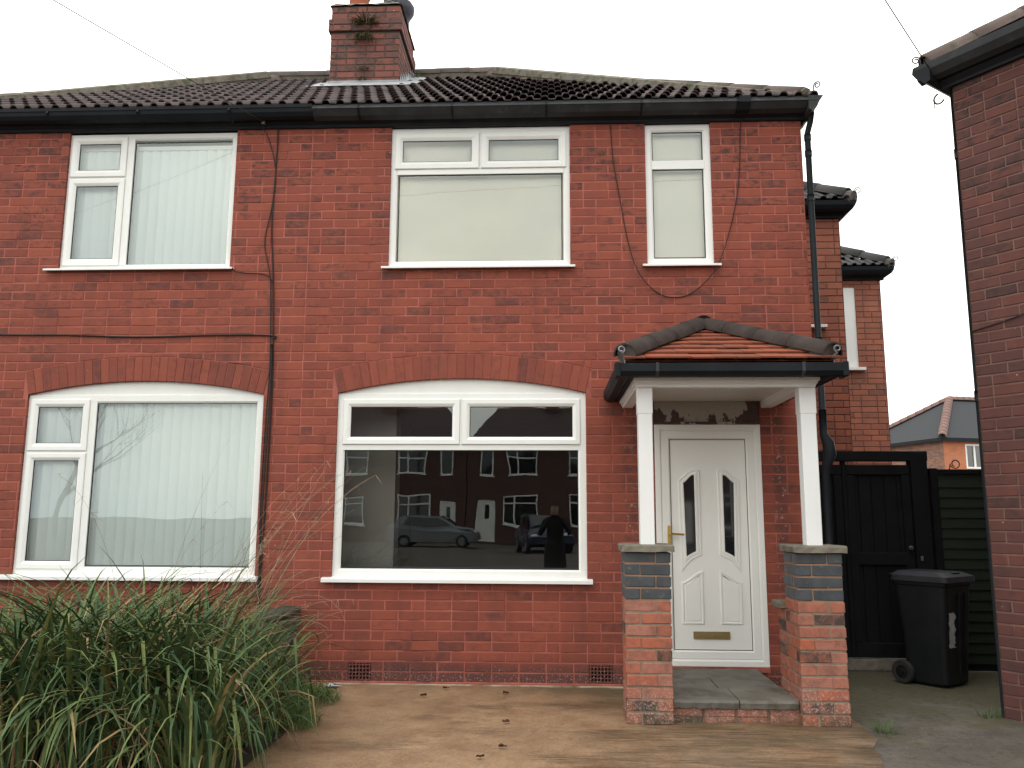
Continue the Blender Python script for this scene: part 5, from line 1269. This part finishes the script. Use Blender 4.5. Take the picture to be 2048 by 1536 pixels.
# ------------------------------------------------------------------ wheelie bins
def wheelie_bin(loc, rz, label, sticker):
    """local: front faces +x, handle and wheels at -x"""
    t = thing('wheelie_bin', label, 'bin', loc, rz)
    H_ = 0.93; N_ = 20
    def rring(xa, xb, w, z, r):
        pts = []
        for cx_, cy_, a0 in ((xb - r, w - r, 0), (xa + r, w - r, 90), (xa + r, -w + r, 180), (xb - r, -w + r, 270)):
            for k in range(5): a = R(a0 + 90 * k / 4); pts.append((cx_ + r * math.cos(a), cy_ + r * math.sin(a), z))
        return pts
    mb = MB()
    mb.loops([rring(-0.17, 0.17, 0.185, 0.012, 0.05), rring(-0.185, 0.190, 0.195, 0.03, 0.05), rring(-0.20, 0.215, 0.215, 0.45, 0.05), rring(-0.235, 0.245, 0.235, H_ - 0.07, 0.05), rring(-0.250, 0.260, 0.245, H_ - 0.06, 0.05), rring(-0.250, 0.262, 0.247, H_, 0.05)], True, True)
    body = mb.build('body', 'bin', t)
    for s_ in (0.0, 0.12):
        m = MB(); m.cbox(0.222, 0.232, s_ - 0.01, s_ + 0.01, 0.1, 0.8, 0.003); m.v = [(x + (z - 0.45) * 0.06, y, z) for x, y, z in m.v]; m.build('rib', 'bin', body)
    m = MB(); a = rring(-0.255, 0.285, 0.262, H_ - 0.028, 0.05); b = rring(-0.255, 0.282, 0.260, H_ + 0.02, 0.05); c = rring(-0.23, 0.20, 0.20, H_ + 0.055, 0.06)
    m.loops([a, b, c], True, True); lid = m.build('lid', 'binlid', t)
    m = MB(); m.cbox(0.10, 0.24, -0.06, 0.06, H_ + 0.04, H_ + 0.058, 0.005); m.build('lid_grip', 'binlid', lid)
    m = MB(); m.tube([(-0.25, -0.16, H_), (-0.31, -0.16, H_ + 0.01), (-0.32, -0.12, H_ + 0.01), (-0.32, 0.12, H_ + 0.01), (-0.31, 0.16, H_ + 0.01), (-0.25, 0.16, H_)], 0.015, 8); m.build('handle', 'bin', t, smooth=True)
    m = MB(); m.tube([(-0.18, -0.25, 0.10), (-0.18, 0.25, 0.10)], 0.012, 8); m.build('axle', 'iron', t)
    for s_ in (-1, 1):
        m = MB(); m.lathe([(0.055, 0.0), (0.095, 0.0), (0.10, 0.008), (0.10, 0.042), (0.095, 0.05), (0.055, 0.05)], (0, 0, 0), 24, False); m.v = [(-0.18 + x, s_ * (0.22 + z), 0.10 + y) for x, y, z in m.v]; wh = m.build('wheel', 'tyre', t)
        m = MB(); m.lathe([(0.057, 0.012), (0.057, 0.04), (0.02, 0.044), (0.018, 0.052)], (0, 0, 0), 18); m.v = [(-0.18 + x, s_ * (0.22 + z), 0.10 + y) for x, y, z in m.v]; m.build('rim', 'bin', wh)
    if sticker:
        m = MB(); rs = random.Random(2); y0, y1, z0, z1 = -0.165, -0.055, 0.34, 0.64; L1 = []; L2 = []
        for k in range(15):
            z = z0 + (z1 - z0) * k / 14; e1, e2 = rs.uniform(-0.012, 0.012), rs.uniform(-0.03, 0.012); xx = 0.2165 + (z - 0.45) * 0.068 + 0.002
            L1.append((xx, y0 + e1, z)); L2.append((xx, y1 + e2, z))
        m.loops([L1, L2], False); m.build('torn_label', 'sticker', t, label='torn white paper label')
    return t
wheelie_bin((3.48, 0.36, 0.0), R(-52), 'black wheelie bin with a torn white label, in front of the gate', True)

# ------------------------------------------------------------------ long ornamental grass
def blade_pts(p, az, e0, bend, l, n=8, pw=1.5, twist=0.0):
    q = Vector(p); pts = [q.copy()]
    for k in range(n):
        t = (k + 0.5) / n; e_ = e0 - bend * t ** pw; a = az + twist * t
        q = q + Vector((math.cos(a) * math.cos(e_), math.sin(a) * math.cos(e_), math.sin(e_))) * (l / n)
        if q.z < 0.03: q.z = 0.03 + 0.004 * k
        pts.append(q.copy())
    return pts
def add_blade(mb, pts, w, fold=0.25):
    n = len(pts) - 1; rows_ = []
    for i, p in enumerate(pts):
        d = (pts[min(i + 1, n)] - pts[max(i - 1, 0)]); d = d.normalized() if d.length > 1e-6 else Vector((0, 0, 1))
        s_ = d.cross(Vector((0, 0, 1))); s_ = s_.normalized() if s_.length > 1e-4 else Vector((1, 0, 0))
        up_ = s_.cross(d); t = i / n; ww = w * (0.55 + 0.45 * min(1, t * 5)) * (1 - max(0, (t - 0.45) / 0.55) ** 1.6 * 0.96) / 2
        rows_.append([p - s_ * ww + up_ * ww * fold, p - up_ * ww * fold, p + s_ * ww + up_ * ww * fold])
    mb.loops(rows_, False)
rg = random.Random(77)
GRO = (-2.75, -2.2, 0.02)
grass = thing('ornamental_grass', 'big overgrown clump of long arching green grass in the front garden', 'plant', GRO)
tuss = [(-3.45, -2.30, 1.00, 330), (-3.05, -2.55, 1.05, 430), (-2.75, -2.05, 1.12, 430), (-2.55, -2.75, 1.0, 420), (-2.18, -2.40, 0.95, 380), (-2.00, -1.95, 0.80, 240), (-3.25, -1.75, 1.0, 260), (-3.75, -2.05, 1.0, 220), (-1.95, -2.85, 0.80, 240), (-2.72, -1.50, 1.0, 220), (-2.95, -2.95, 1.0, 200)]
blades = []
for (tx, ty, hl, cnt) in tuss:
    for k in range(cnt):
        a = rg.uniform(0, 2 * math.pi); r_ = 0.22 * math.sqrt(rg.random()); p = (tx + r_ * math.cos(a), ty + r_ * math.sin(a), 0.02)
        az = a + rg.gauss(0, 0.5); e0 = R(rg.uniform(68, 89)); l = hl * rg.uniform(0.68, 1.50); bend = R(rg.uniform(55, 165)); bv = rg.random() * 0.62
        u = rg.random()
        if u < 0.09: bv = rg.uniform(0.84, 1.0)
        elif u < 0.16: bv = rg.uniform(0.62, 0.82)
        pts = blade_pts(p, az, e0, bend, l, 8, rg.uniform(1.2, 2.2), rg.uniform(-0.6, 0.6))
        if rg.random() < 0.12:      # snapped blades hang straight down
            i0 = rg.randint(3, 6)
            for i in range(i0 + 1, len(pts)):
                pts[i] = pts[i - 1] + Vector((math.cos(az) * 0.25, math.sin(az) * 0.25, -0.95)).normalized() * (l / 8)
                if pts[i].z < 0.03: pts[i].z = 0.03
        if max(p_.x for p_ in pts) > -1.42 or max(p_.y for p_ in pts) > -0.15: continue
        if max(p_.z for p_ in pts) > 1.09 and rg.random() < 0.8: continue
        blades.append((min((p_ - CAM).length for p_ in pts), pts, rg.uniform(0.012, 0.028), bv))
blades.sort(key=lambda b: b[0])
seen_b = [b for b in blades if any((project(p_) or (-1, 0))[0] > 0 and (project(p_) or (0, 9999))[1] < 1530 for p_ in b[1])]
near = seen_b[:260]; nid = {id(b) for b in near}
for _, pts, w, bv in near:
    mb = MB(); add_blade(mb, pts, w); o = mb.build('leaf', 'leaf', grass, GRO, smooth=True); o['bv'] = bv
mb = MB()
for b in blades:
    if id(b) in nid: continue
    mb.b = max(b[3], 0.01); add_blade(mb, b[1], b[2])
mb.build('foliage', 'leaf', grass, GRO, smooth=True, kind='stuff')
# dry thatch low in the clump and seed stalks leaning to the right
mb = MB()
for k in range(420):
    tx, ty, hl, c_ = rg.choice(tuss); a = rg.uniform(0, 6.28); mb.b = rg.uniform(0.84, 1.0)
    pts = blade_pts((tx + rg.uniform(-.25, .25), ty + rg.uniform(-.25, .25), 0.02), a, R(rg.uniform(50, 85)), R(rg.uniform(60, 170)), rg.uniform(0.4, 0.95), 6)
    if max(p_.x for p_ in pts) < -1.45 and max(p_.y for p_ in pts) < -0.15: add_blade(mb, pts, rg.uniform(0.004, 0.009))
mb.build('dry_thatch', 'leaf', grass, GRO, kind='stuff')
mb = MB(); mg = MB()
for k in range(44):
    sx_, sy_ = rg.gauss(-2.42, 0.22), rg.gauss(-1.75, 0.18)
    a = rg.gauss(0.15, 0.5); e0 = R(rg.gauss(66, 9)); l = rg.uniform(0.9, 1.95)
    pts = blade_pts((sx_, sy_, 0.35), a, e0, R(rg.uniform(8, 55)), l, 12, 2.0)
    if max(p_.y for p_ in pts) > -0.08: continue
    (mb if k % 3 else mg).tube(pts, [0.0018 * (1 - 0.7 * i / 12) for i in range(13)], 3, False)
    if k % 3 == 1:
        for i in range(9, 13):
            for q in range(2):
                d = Vector((rg.uniform(-1, 1), rg.uniform(-1, 1), rg.uniform(-1.2, 0.2))) * 0.05
                mb.tube([pts[i], pts[i] + d], [0.0012, 0.0006], 3, False)
for k in range(22):
    sx_, sy_ = rg.uniform(-2.35, -2.0), rg.uniform(-1.6, -1.0); a = rg.gauss(0.4, 1.0)
    pts = blade_pts((sx_, sy_, 0.45), a, R(rg.gauss(55, 20)), R(rg.uniform(20, 150)), rg.uniform(0.45, 1.1), 10, 1.6)
    if max(p_.y for p_ in pts) > -0.05: continue
    mb.tube(pts, 0.0012, 3, False)
mb.build('dry_seed_stalks', 'stalk', grass, GRO, kind='stuff'); mg.build('green_seed_stalks', 'stalkgreen', grass, GRO, kind='stuff')

def tuft(name, label, loc, n, l, spread, mat, wr, seed, cat='weed', up_=60):
    t = random.Random(seed); root = thing(name, label, cat, loc); m = MB()
    for k in range(n):
        a = t.uniform(0, 6.28); r_ = spread * math.sqrt(t.random()); p = (loc[0] + r_ * math.cos(a), loc[1] + r_ * math.sin(a) * 0.6, loc[2])
        q = Vector(p); pts = [q.copy()]; e0 = R(t.uniform(up_ - 25, min(up_ + 28, 89))); bend = R(t.uniform(20, 110)); ll = l * t.uniform(0.5, 1.2)
        for i in range(5):
            e_ = e0 - bend * ((i + .5) / 5) ** 1.5; q = q + Vector((math.cos(a) * math.cos(e_), math.sin(a) * math.cos(e_), math.sin(e_))) * ll / 5; pts.append(q.copy())
        add_blade(m, pts, t.uniform(*wr))
    m.build('blades', mat, root, loc, kind='stuff'); return root
m = MB(); root = thing('verge_grass', 'fresh green grass growing at the foot of the wall beside the long clump', 'grass', (-1.95, -0.8, 0.02))
for k in range(2600):
    x = rg.uniform(-2.22, -1.62); y = rg.uniform(-1.75, -0.1)
    lim = -1.66 + 0.08 * math.sin(y * 7) - max(0, (y + 0.85)) * 0.62
    if x > lim: continue
    pts = blade_pts((x, y, 0.02), rg.uniform(0, 6.28), R(rg.uniform(40, 85)), R(rg.uniform(20, 120)), rg.uniform(0.07, 0.24) * (1 if x < lim - 0.12 else 0.55), 4)
    add_blade(m, pts, rg.uniform(0.003, 0.006))
m.build('blades', 'weed', root, (-1.95, -0.8, 0.02), kind='stuff')
tuft('weed_tuft', 'small bright green grass tuft growing at the corner of the porch pillar', (2.30, -1.44, 0.0), 55, 0.12, 0.07, 'weed', (0.003, 0.006), 5)
tuft('weed_tuft', 'low straggly grass at the foot of the neighbouring house corner', (3.27, -0.93, 0.0), 60, 0.09, 0.10, 'weed', (0.003, 0.005), 6)
tuft('chimney_weed', 'dark grassy weed sprouting near the top of the chimney', (-2.28, 1.905, 7.55), 190, 0.20, 0.075, 'moss', (0.005, 0.010), 7, up_=25)
tuft('chimney_weed', 'mossy weed hanging below the tuft on the chimney', (-2.31, 1.915, 7.40), 150, 0.15, 0.06, 'moss', (0.005, 0.011), 8, up_=-20)
tuft('chimney_weed', 'lower of the two small green sprouts at the chimney foot', (-2.30, 1.930, 6.82), 40, 0.09, 0.03, 'moss', (0.004, 0.008), 9, up_=10)
tuft('chimney_weed', 'upper of the two small green sprouts at the chimney foot', (-2.29, 1.930, 6.96), 40, 0.09, 0.03, 'moss', (0.004, 0.008), 10, up_=10)
tuft('chimney_weed', 'thin weed on the shaded right side of the chimney', (-1.84, 2.75, 7.30), 40, 0.16, 0.03, 'moss', (0.003, 0.007), 12, up_=40)

# ------------------------------------------------------------------ litter and leaves on the drive
m = MB(); z = 0.022
P = [(-1.955, -0.235), (-1.87, -0.275), (-1.775, -0.215), (-1.86, -0.165)]
m.poly([(x, y, z + (0.004 if i % 2 else 0.0)) for i, (x, y) in enumerate(P)]); m.poly([(P[0][0], P[0][1], z), (P[1][0], P[1][1], z + 0.004), (-1.86, -0.215, z + 0.020)]); m.poly([(-1.86, -0.215, z + 0.020), (P[2][0], P[2][1], z), (P[3][0], P[3][1], z + 0.004)])
m.build('paper_scrap', 'litter', label='crumpled white scrap of paper on the drive by the grass', cat='litter')
for i, ((x, y), lab) in enumerate(zip([(-1.023, -0.569), (-0.879, -0.249), (-0.36, -0.431), (-0.311, -1.381), (-0.424, -2.25), (-1.799, -0.371), (-0.30, -2.02)],
        ['dark curled leaf on the drive below the left half of the window', 'dark curled leaf close to the wall below the left half of the window', 'dark curled leaf close to the wall below the right half of the window', 'dark curled leaf alone in the middle of the drive', 'brown curled leaf nearest the camera on the drive', 'tiny dark leaf just in front of the paper scrap', 'reddish leaf near the front of the drive'])):
    t = random.Random(i); m = MB(); c0 = Vector((x, y, 0.018)); s_ = 0.026 if i != 5 else 0.014; rows_ = []
    for k in range(5):
        u = -1 + k / 2; w = s_ * (1 - u * u * 0.8) * 0.6
        rows_.append([c0 + Vector((u * s_, -w + t.uniform(-.004, .004), 0.004 + t.uniform(0, 0.02))), c0 + Vector((u * s_, t.uniform(-.004, .004), t.uniform(0, 0.006))), c0 + Vector((u * s_, w, 0.006 + t.uniform(0, 0.02)))])
    m.loops(rows_, False); m.build('dead_leaf', 'deadleaf', label=lab, cat='leaf', group='dead leaves on the drive')

# ------------------------------------------------------------------ cables
def cable(name, label, pts, r, n=6):
    # smooth through the points (Catmull-Rom)
    P = [Vector(p) for p in pts]; P = [P[0] * 2 - P[1]] + P + [P[-1] * 2 - P[-2]]; out = []
    for i in range(1, len(P) - 2):
        for k in range(8):
            t = k / 8; a, b, c, d = P[i - 1:i + 3]
            out.append(0.5 * ((2 * b) + (c - a) * t + (2 * a - 5 * b + 4 * c - d) * t * t + (3 * b - a - 3 * c + d) * t ** 3))
    out.append(P[-2]); m = MB(); m.tube(out, r, n); return m.build(name, 'cable', label=label, cat='cable', smooth=True)
cable('wall_cable', 'thin cable hanging in a loose loop around the narrow upper window', [(0.56, -0.035, 5.26), (0.596, -0.012, 5.20), (0.619, -0.010, 4.844), (0.679, -0.010, 4.44), (0.744, -0.010, 4.043), (0.832, -0.04, 3.725), (0.991, -0.012, 3.54), (1.151, -0.010, 3.481), (1.337, -0.012, 3.527), (1.552, -0.055, 3.743), (1.716, -0.010, 4.18), (1.803, -0.010, 4.625), (1.838, -0.012, 5.15), (1.84, -0.065, 5.24), (1.835, -0.21, 5.33)], 0.0045)
cable('wall_cable', 'black cable running down the wall between the two houses, straighter of the pair', [(-2.66, -0.03, 5.25), (-2.655, -0.012, 5.19), (-2.66, -0.010, 4.7), (-2.67, -0.010, 4.2), (-2.63, -0.010, 3.7), (-2.60, -0.010, 3.1), (-2.585, -0.012, 2.6), (-2.59, -0.012, 1.8), (-2.60, -0.012, 1.2), (-2.61, -0.012, 0.62)], 0.007)
cable('wall_cable', 'black cable curving down the wall from the overhead wire', [(-2.80, -0.05, 5.22), (-2.74, -0.014, 5.10), (-2.66, -0.010, 4.78), (-2.68, -0.010, 4.4), (-2.73, -0.010, 4.05), (-2.66, -0.010, 3.70), (-2.63, -0.010, 3.2), (-2.62, -0.010, 2.8), (-2.635, -0.010, 2.2), (-2.64, -0.010, 1.5), (-2.62, -0.012, 0.9), (-2.60, -0.014, 0.65)], 0.005)
cable('wall_cable', 'thick black cable bundle low on the wall beside the arched window', [(-2.605, -0.026, 3.05), (-2.60, -0.026, 2.6), (-2.61, -0.026, 2.0), (-2.62, -0.026, 1.4), (-2.615, -0.026, 0.7)], 0.009)
cable('wall_cable', 'black cable running level across the wall above the left arched window', [(-6.2, -0.010, 3.19), (-5.27, -0.010, 3.157), (-4.6, -0.010, 3.150), (-3.9, -0.010, 3.128), (-3.2, -0.010, 3.142), (-2.62, -0.012, 3.135), (-2.605, -0.012, 3.10)], 0.008)
cable('wall_cable', 'short thin cable from the upper left sill to the cable run', [(-3.03, -0.02, 3.79), (-3.0, -0.012, 3.765), (-2.9, -0.010, 3.75), (-2.72, -0.010, 3.735), (-2.64, -0.010, 3.66), (-2.62, -0.010, 3.45)], 0.0045)
def catenary(a, b, mid, r, label):
    a, b, mid = Vector(a), Vector(b), Vector(mid)
    # plan distance parabola through three points
    L_ = (b - a).to_2d().length; s1 = (mid - a).to_2d().length / L_; h1 = mid.z - a.z; h2 = b.z - a.z
    k = (h1 - h2 * s1) / (s1 * (s1 - 1)) if 0 < s1 < 1 else 0
    m = MB(); pts = []
    for i in range(41):
        s_ = i / 40; p = a.lerp(b, s_); p.z = a.z + h2 * s_ + k * s_ * (s_ - 1); pts.append(p)
    m.tube(pts, r, 5); return m.build('overhead_cable', 'cable', label=label, cat='cable')
catenary((-2.783, -0.10, 5.249), (-11.5, -10, 8.0), (-4.045, -1.53, 5.616), 0.0045, 'overhead wire slanting up to the left from the gutter between the houses')
catenary((3.17, -1.02, 5.14), (-6.5, -11, 8.7), (2.58, -1.63, 5.38), 0.0045, 'overhead wire rising from the gutter corner of the neighbouring house')
m = MB(); m.cbox(-2.80, -2.765, -0.09, -0.055, 5.235, 5.265, 0.004); m.build('cable_clamp', 'steel', label='small cable clamp on the black fascia', cat='clamp')
for (x, y, h, lab) in ((-11.5, -10, 8.3, 'wooden telegraph pole further along the pavement'), (-6.5, -11, 9.0, 'wooden telegraph pole on the near pavement')):
    t = thing('telegraph_pole', lab, 'pole', (x, y, -0.03)); o_ = (x, y, -0.03)
    m = MB(); m.lathe([(0.14, 0), (0.10, h)], o_, 12); m.build('pole', 'wood', t, o_, smooth=True)
    m = MB(); m.cbox(x - 0.25, x + 0.25, y - 0.05, y + 0.05, h - 0.45, h - 0.35, 0.005); m.build('crossarm', 'wood', t, o_)

# ------------------------------------------------------------------ the street behind the camera, seen in the glass
def street_house(x, y, rz, label, porch_side):
    """a plain pair seen only as a reflection; local front faces -y"""
    t = thing('street_house', label, 'house', (x, y, -0.03), rz, 'houses across the street')
    ops = []
    for s_ in (-1, 1):
        for (a, b, z0, z1) in ((0.9, 2.7, 0.9, 2.55), (0.9, 2.5, 3.7, 5.1), (3.2, 3.9, 3.7, 5.1)): ops.append((min(s_ * a, s_ * b), max(s_ * a, s_ * b), z0, z1))
        ops.append((min(s_ * 3.2, s_ * 4.15), max(s_ * 3.2, s_ * 4.15), 0.12, 2.2))
    m = MB(); wall_cells(m, Face((0, 0, 0)), -4.7, 4.7, 0, 5.25, ops, 0)
    m.poly([(-4.7, 0, 0), (-4.7, 6, 0), (-4.7, 6, 5.25), (-4.7, 0, 5.25)]); m.poly([(4.7, 0, 0), (4.7, 6, 0), (4.7, 6, 5.25), (4.7, 0, 5.25)]); m.poly([(-4.7, 6, 0), (4.7, 6, 0), (4.7, 6, 5.25), (-4.7, 6, 5.25)]); m.build('wall', 'btex', t)
    for (a, b, z0, z1) in ops:
        if z0 < 0.5:
            m = MB(); frame_ring(m, a, b, z0, z1, 0.07, 0.0, 0.08); m.box(a + 0.07, b - 0.07, 0.02, 0.06, z0, z1 - 0.07); d = m.build('door', 'door', t)
            m = MB(); cx_ = (a + b) / 2; m.poly([(cx_ - 0.12, 0.015, 1.2), (cx_ + 0.12, 0.015, 1.2), (cx_ + 0.12, 0.015, 1.95), (cx_ - 0.12, 0.015, 1.95)]); m.build('pane', 'dglass', d)
        else:
            m = MB(); frame_ring(m, a, b, z0, z1, 0.08, 0.0, 0.08)
            if b - a > 1: m.box((a + b) / 2 + 0.2, (a + b) / 2 + 0.28, 0.001, 0.07, z0 + 0.06, z1 - 0.06); m.box(a + 0.06, b - 0.06, 0.002, 0.07, z1 - 0.5, z1 - 0.42)
            m.box(a - 0.06, b + 0.06, -0.06, 0.03, z0 - 0.06, z0); w = m.build('window', 'upvc', t)
            m = MB(); m.poly([(a + 0.06, 0.05, z0 + 0.06), (b - 0.06, 0.05, z0 + 0.06), (b - 0.06, 0.05, z1 - 0.06), (a + 0.06, 0.05, z1 - 0.06)]); m.build('pane', 'dglass', w)
    m = MB(); e = 0.25; zt = 5.25 + 3.25 * math.tan(R(38))
    m.poly([(-4.95, -e, 5.25), (4.95, -e, 5.25), (3.2, 3, zt), (-3.2, 3, zt)]); m.poly([(4.95, -e, 5.25), (4.95, 6 + e, 5.25), (3.2, 3, zt)]); m.poly([(-4.95, 6 + e, 5.25), (-4.95, -e, 5.25), (-3.2, 3, zt)]); m.poly([(4.95, 6 + e, 5.25), (-4.95, 6 + e, 5.25), (-3.2, 3, zt), (3.2, 3, zt)])
    rf = m.build('roof', 'tile', t)
    m = MB(); m.box(-0.45, 0.45, 2.4, 3.4, 6.8, 8.4); m.build('chimney', 'btex', rf)
    m = MB(); m.box(-4.95, 4.95, -e - 0.1, -e, 5.18, 5.3); m.build('gutter', 'black', t)
    if porch_side:
        s_ = porch_side; m = MB()
        m.prismy([(s_ * 3.0, 2.35), (s_ * 4.4, 2.35), (s_ * 3.7, 3.2)], -0.95, 0.0); pc = m.build('canopy', 'upvc', t)
street_house(-9.25, -38.0, R(180), 'brick pair across the street behind the silver car', 0)
street_house(0.2, -38.0, R(180), 'brick pair across the street with a gabled door canopy', -1)
street_house(10.4, -35.0, R(180 + 18), 'brick pair across the street, angled at the turn', 0)
street_house(18.5, -27.5, R(180 + 55), 'brick pair closing the cul-de-sac', 0)

def car(x, y, rz, paint, label):
    t = thing('parked_car', label, 'car', (x, y, -0.03), rz, 'cars parked in the street')
    prof = [(-2.05, 0.45), (-2.08, 0.75), (-2.0, 0.95), (-1.85, 1.10), (-1.45, 1.42), (-0.6, 1.48), (0.2, 1.44), (0.95, 1.02), (1.75, 0.90), (2.05, 0.70), (2.08, 0.42), (1.9, 0.28), (-1.9, 0.28)]
    m = MB(); rings = []
    for w, k in ((-0.86, 0.0), (-0.80, 1.0), (-0.60, 1.03), (0.60, 1.03), (0.80, 1.0), (0.86, 0.0)):
        rings.append([(px, (w if pz < 1.0 else w * 0.80), pz if k else 0.3 + (min(pz, 0.93) - 0.3) * 0.96) for px, pz in prof])
    m.loops(rings, True, True); body = m.build('body', paint, t, smooth=False)
    for s_ in (-1, 1):
        m = MB(); m.poly([(-1.35, s_ * 0.72, 1.0), (0.75, s_ * 0.74, 1.0), (0.15, s_ * 0.66, 1.36), (-1.1, s_ * 0.66, 1.38)]); m.build('side_window', 'dglass', body)
        for wx in (-1.3, 1.35):
            m = MB(); m.tube([(wx, s_ * 0.70, 0.31), (wx, s_ * 0.89, 0.31)], 0.31, 20); wh = m.build('wheel', 'tyre', t)
            m = MB(); m.tube([(wx, s_ * 0.885, 0.31), (wx, s_ * 0.90, 0.31)], 0.20, 14); m.build('rim', 'steel', wh)
        m = MB(); m.cbox(1.78, 2.02, s_ * 0.62 - 0.13, s_ * 0.62 + 0.13, 0.66, 0.80, 0.03); m.build('headlight', 'upvc', t)
        m = MB(); m.cbox(-2.06, -1.85, s_ * 0.66 - 0.10, s_ * 0.66 + 0.10, 0.78, 0.98, 0.03); m.build('tail_light', 'terracotta', t)
    m = MB(); m.poly([(0.98, -0.62, 1.04), (0.98, 0.62, 1.04), (0.26, 0.52, 1.44), (0.26, -0.52, 1.44)]); m.v = [(a + 0.03, b, c + 0.03) for a, b, c in m.v]; m.build('windscreen', 'dglass', body)
    return t
car(-5.26, -31.0, 0.0, 'carsilver', 'silver hatchback parked across the street')
car(-0.3, -27.0, R(80), 'carblue', 'dark blue car parked nose on across the street')

# ------------------------------------------------------------------ the person taking the picture
import bmesh
def figure():
    o_ = (0.10, -8.02, -0.03)
    t = thing('person', 'person in a dark coat standing in the street holding up a phone', 'person', o_)
    bm = bmesh.new(); sk = bm.verts.layers.skin.verify()
    def V(p, r, r2=None, root=False):
        v = bm.verts.new(p); v[sk].radius = (r, r2 or r); v[sk].use_root = root; return v
    pel = V((0, 0, 0.92), 0.17, 0.13, True); wst = V((0, 0, 1.08), 0.155, 0.12); che = V((0, 0.0, 1.28), 0.18, 0.125); nkb = V((0, 0.0, 1.42), 0.10, 0.08); nk = V((0, 0.02, 1.48), 0.055); hd = V((0, 0.03, 1.575), 0.088, 0.10); ht = V((0, 0.03, 1.655), 0.075, 0.085)
    for a, b in ((pel, wst), (wst, che), (che, nkb), (nkb, nk), (nk, hd), (hd, ht)): bm.edges.new((a, b))
    for s_ in (-1, 1):
        hip = V((s_ * 0.10, 0, 0.84), 0.10); kn = V((s_ * 0.11, 0.02, 0.48), 0.065); an = V((s_ * 0.12, -0.02, 0.09), 0.045); toe = V((s_ * 0.13, 0.14, 0.045), 0.04)
        for a, b in ((pel, hip), (hip, kn), (kn, an), (an, toe)): bm.edges.new((a, b))
        sh = V((s_ * 0.19, 0, 1.37), 0.075); el = V((s_ * 0.27, 0.16, 1.16), 0.055); wr = V((s_ * 0.13, 0.34, 1.36), 0.033); hn = V((s_ * 0.095, 0.37, 1.42), 0.036, 0.022)
        for a, b in ((nkb, sh), (sh, el), (el, wr), (wr, hn)): bm.edges.new((a, b))
        for k in range(4):
            f1 = V((s_ * (0.088 - 0.004 * k), 0.385 - 0.0 * k, 1.435 + 0.018 * k - 0.02), 0.010); f2 = V((s_ * 0.055, 0.40, 1.44 + 0.018 * k - 0.02), 0.009); f3 = V((s_ * (0.030 + 0.004 * abs(k - 1.5)), 0.395, 1.44 + 0.018 * k - 0.02), 0.008)
            for a, b in ((hn, f1), (f1, f2), (f2, f3)): bm.edges.new((a, b))
        t1 = V((s_ * 0.075, 0.355, 1.43), 0.011); t2 = V((s_ * 0.05, 0.345, 1.455), 0.009)
        bm.edges.new((hn, t1)); bm.edges.new((t1, t2))
    me = bpy.data.meshes.new('body'); bm.to_mesh(me); bm.free(); me.materials.append(MT['coat'])
    b = link('body', me, t); md = b.modifiers.new('Skin', 'SKIN'); md.use_smooth_shade = True; b.modifiers.new('Subdivision', 'SUBSURF').levels = 1; b.modifiers['Subdivision'].render_levels = 1
    m = MB(); m.lathe([(0.02, -0.11), (0.055, -0.10), (0.078, -0.05), (0.085, 0.0), (0.085, 0.05), (0.07, 0.09)], (0, 0.055, 1.58), 14); m.build('face', 'skin', t, smooth=True)
    m = MB(); m.lathe([(0.098, -0.06), (0.105, 0.0), (0.102, 0.05), (0.075, 0.10), (0.02, 0.115)], (0, 0.022, 1.59), 14); m.build('hair', 'coat', t, smooth=True)
    m = MB(); m.lathe([(0.205, 0.52), (0.20, 0.70), (0.185, 0.92), (0.165, 1.06), (0.12, 1.10)], (0, 0, 0), 18); m.v = [(x, y * 0.78, z) for x, y, z in m.v]; m.build('coat_skirt', 'coat', t, smooth=True)
    p = thing('phone', 'phone held up by the person in the dark coat', 'phone', (0.10, -7.64, 1.38))
    m = MB(); m.cbox(-0.075, 0.075, -0.004, 0.004, 0.015, 0.09, 0.003); m.build('case', 'black', p)
figure()

# ------------------------------------------------------------------ bare winter tree across the street
def bare_tree(x, y, h, label, seed):
    t = thing('bare_tree', label, 'tree', (x, y, -0.03)); o_ = (x, y, -0.03); rr_ = random.Random(seed); tr = MB(); cr_ = MB()
    def grow(p, d, l, r, lev):
        pts = [p]; q = p.copy(); dd = d.copy()
        for k in range(4):
            dd = (dd + Vector((rr_.uniform(-.18, .18), rr_.uniform(-.18, .18), rr_.uniform(-.05, .14)))).normalized(); q = q + dd * l / 4; pts.append(q.copy())
        (tr if lev < 1 else cr_).tube(pts, [r * (1 - 0.13 * k) for k in range(5)], 6 if lev < 2 else 3, False)
        if lev >= 5: return
        for k in range(3 if lev < 4 else 2):
            i = rr_.randint(2, 4); a = rr_.uniform(0, 6.28); s_ = rr_.uniform(0.4, 0.95)
            nd = (dd + Vector((math.cos(a) * s_, math.sin(a) * s_, rr_.uniform(-.1, .4)))).normalized(); grow(pts[i], nd, l * rr_.uniform(0.6, 0.82), r * 0.52, lev + 1)
    grow(Vector((x, y, -0.05)), Vector((0, 0, 1)), h * 0.30, 0.20, 0)
    tr.build('trunk', 'wood', t, o_, smooth=True); cr_.build('crown', 'wood', t, o_)
bare_tree(-30.0, -42.0, 17, 'bare winter tree across the street', 9)
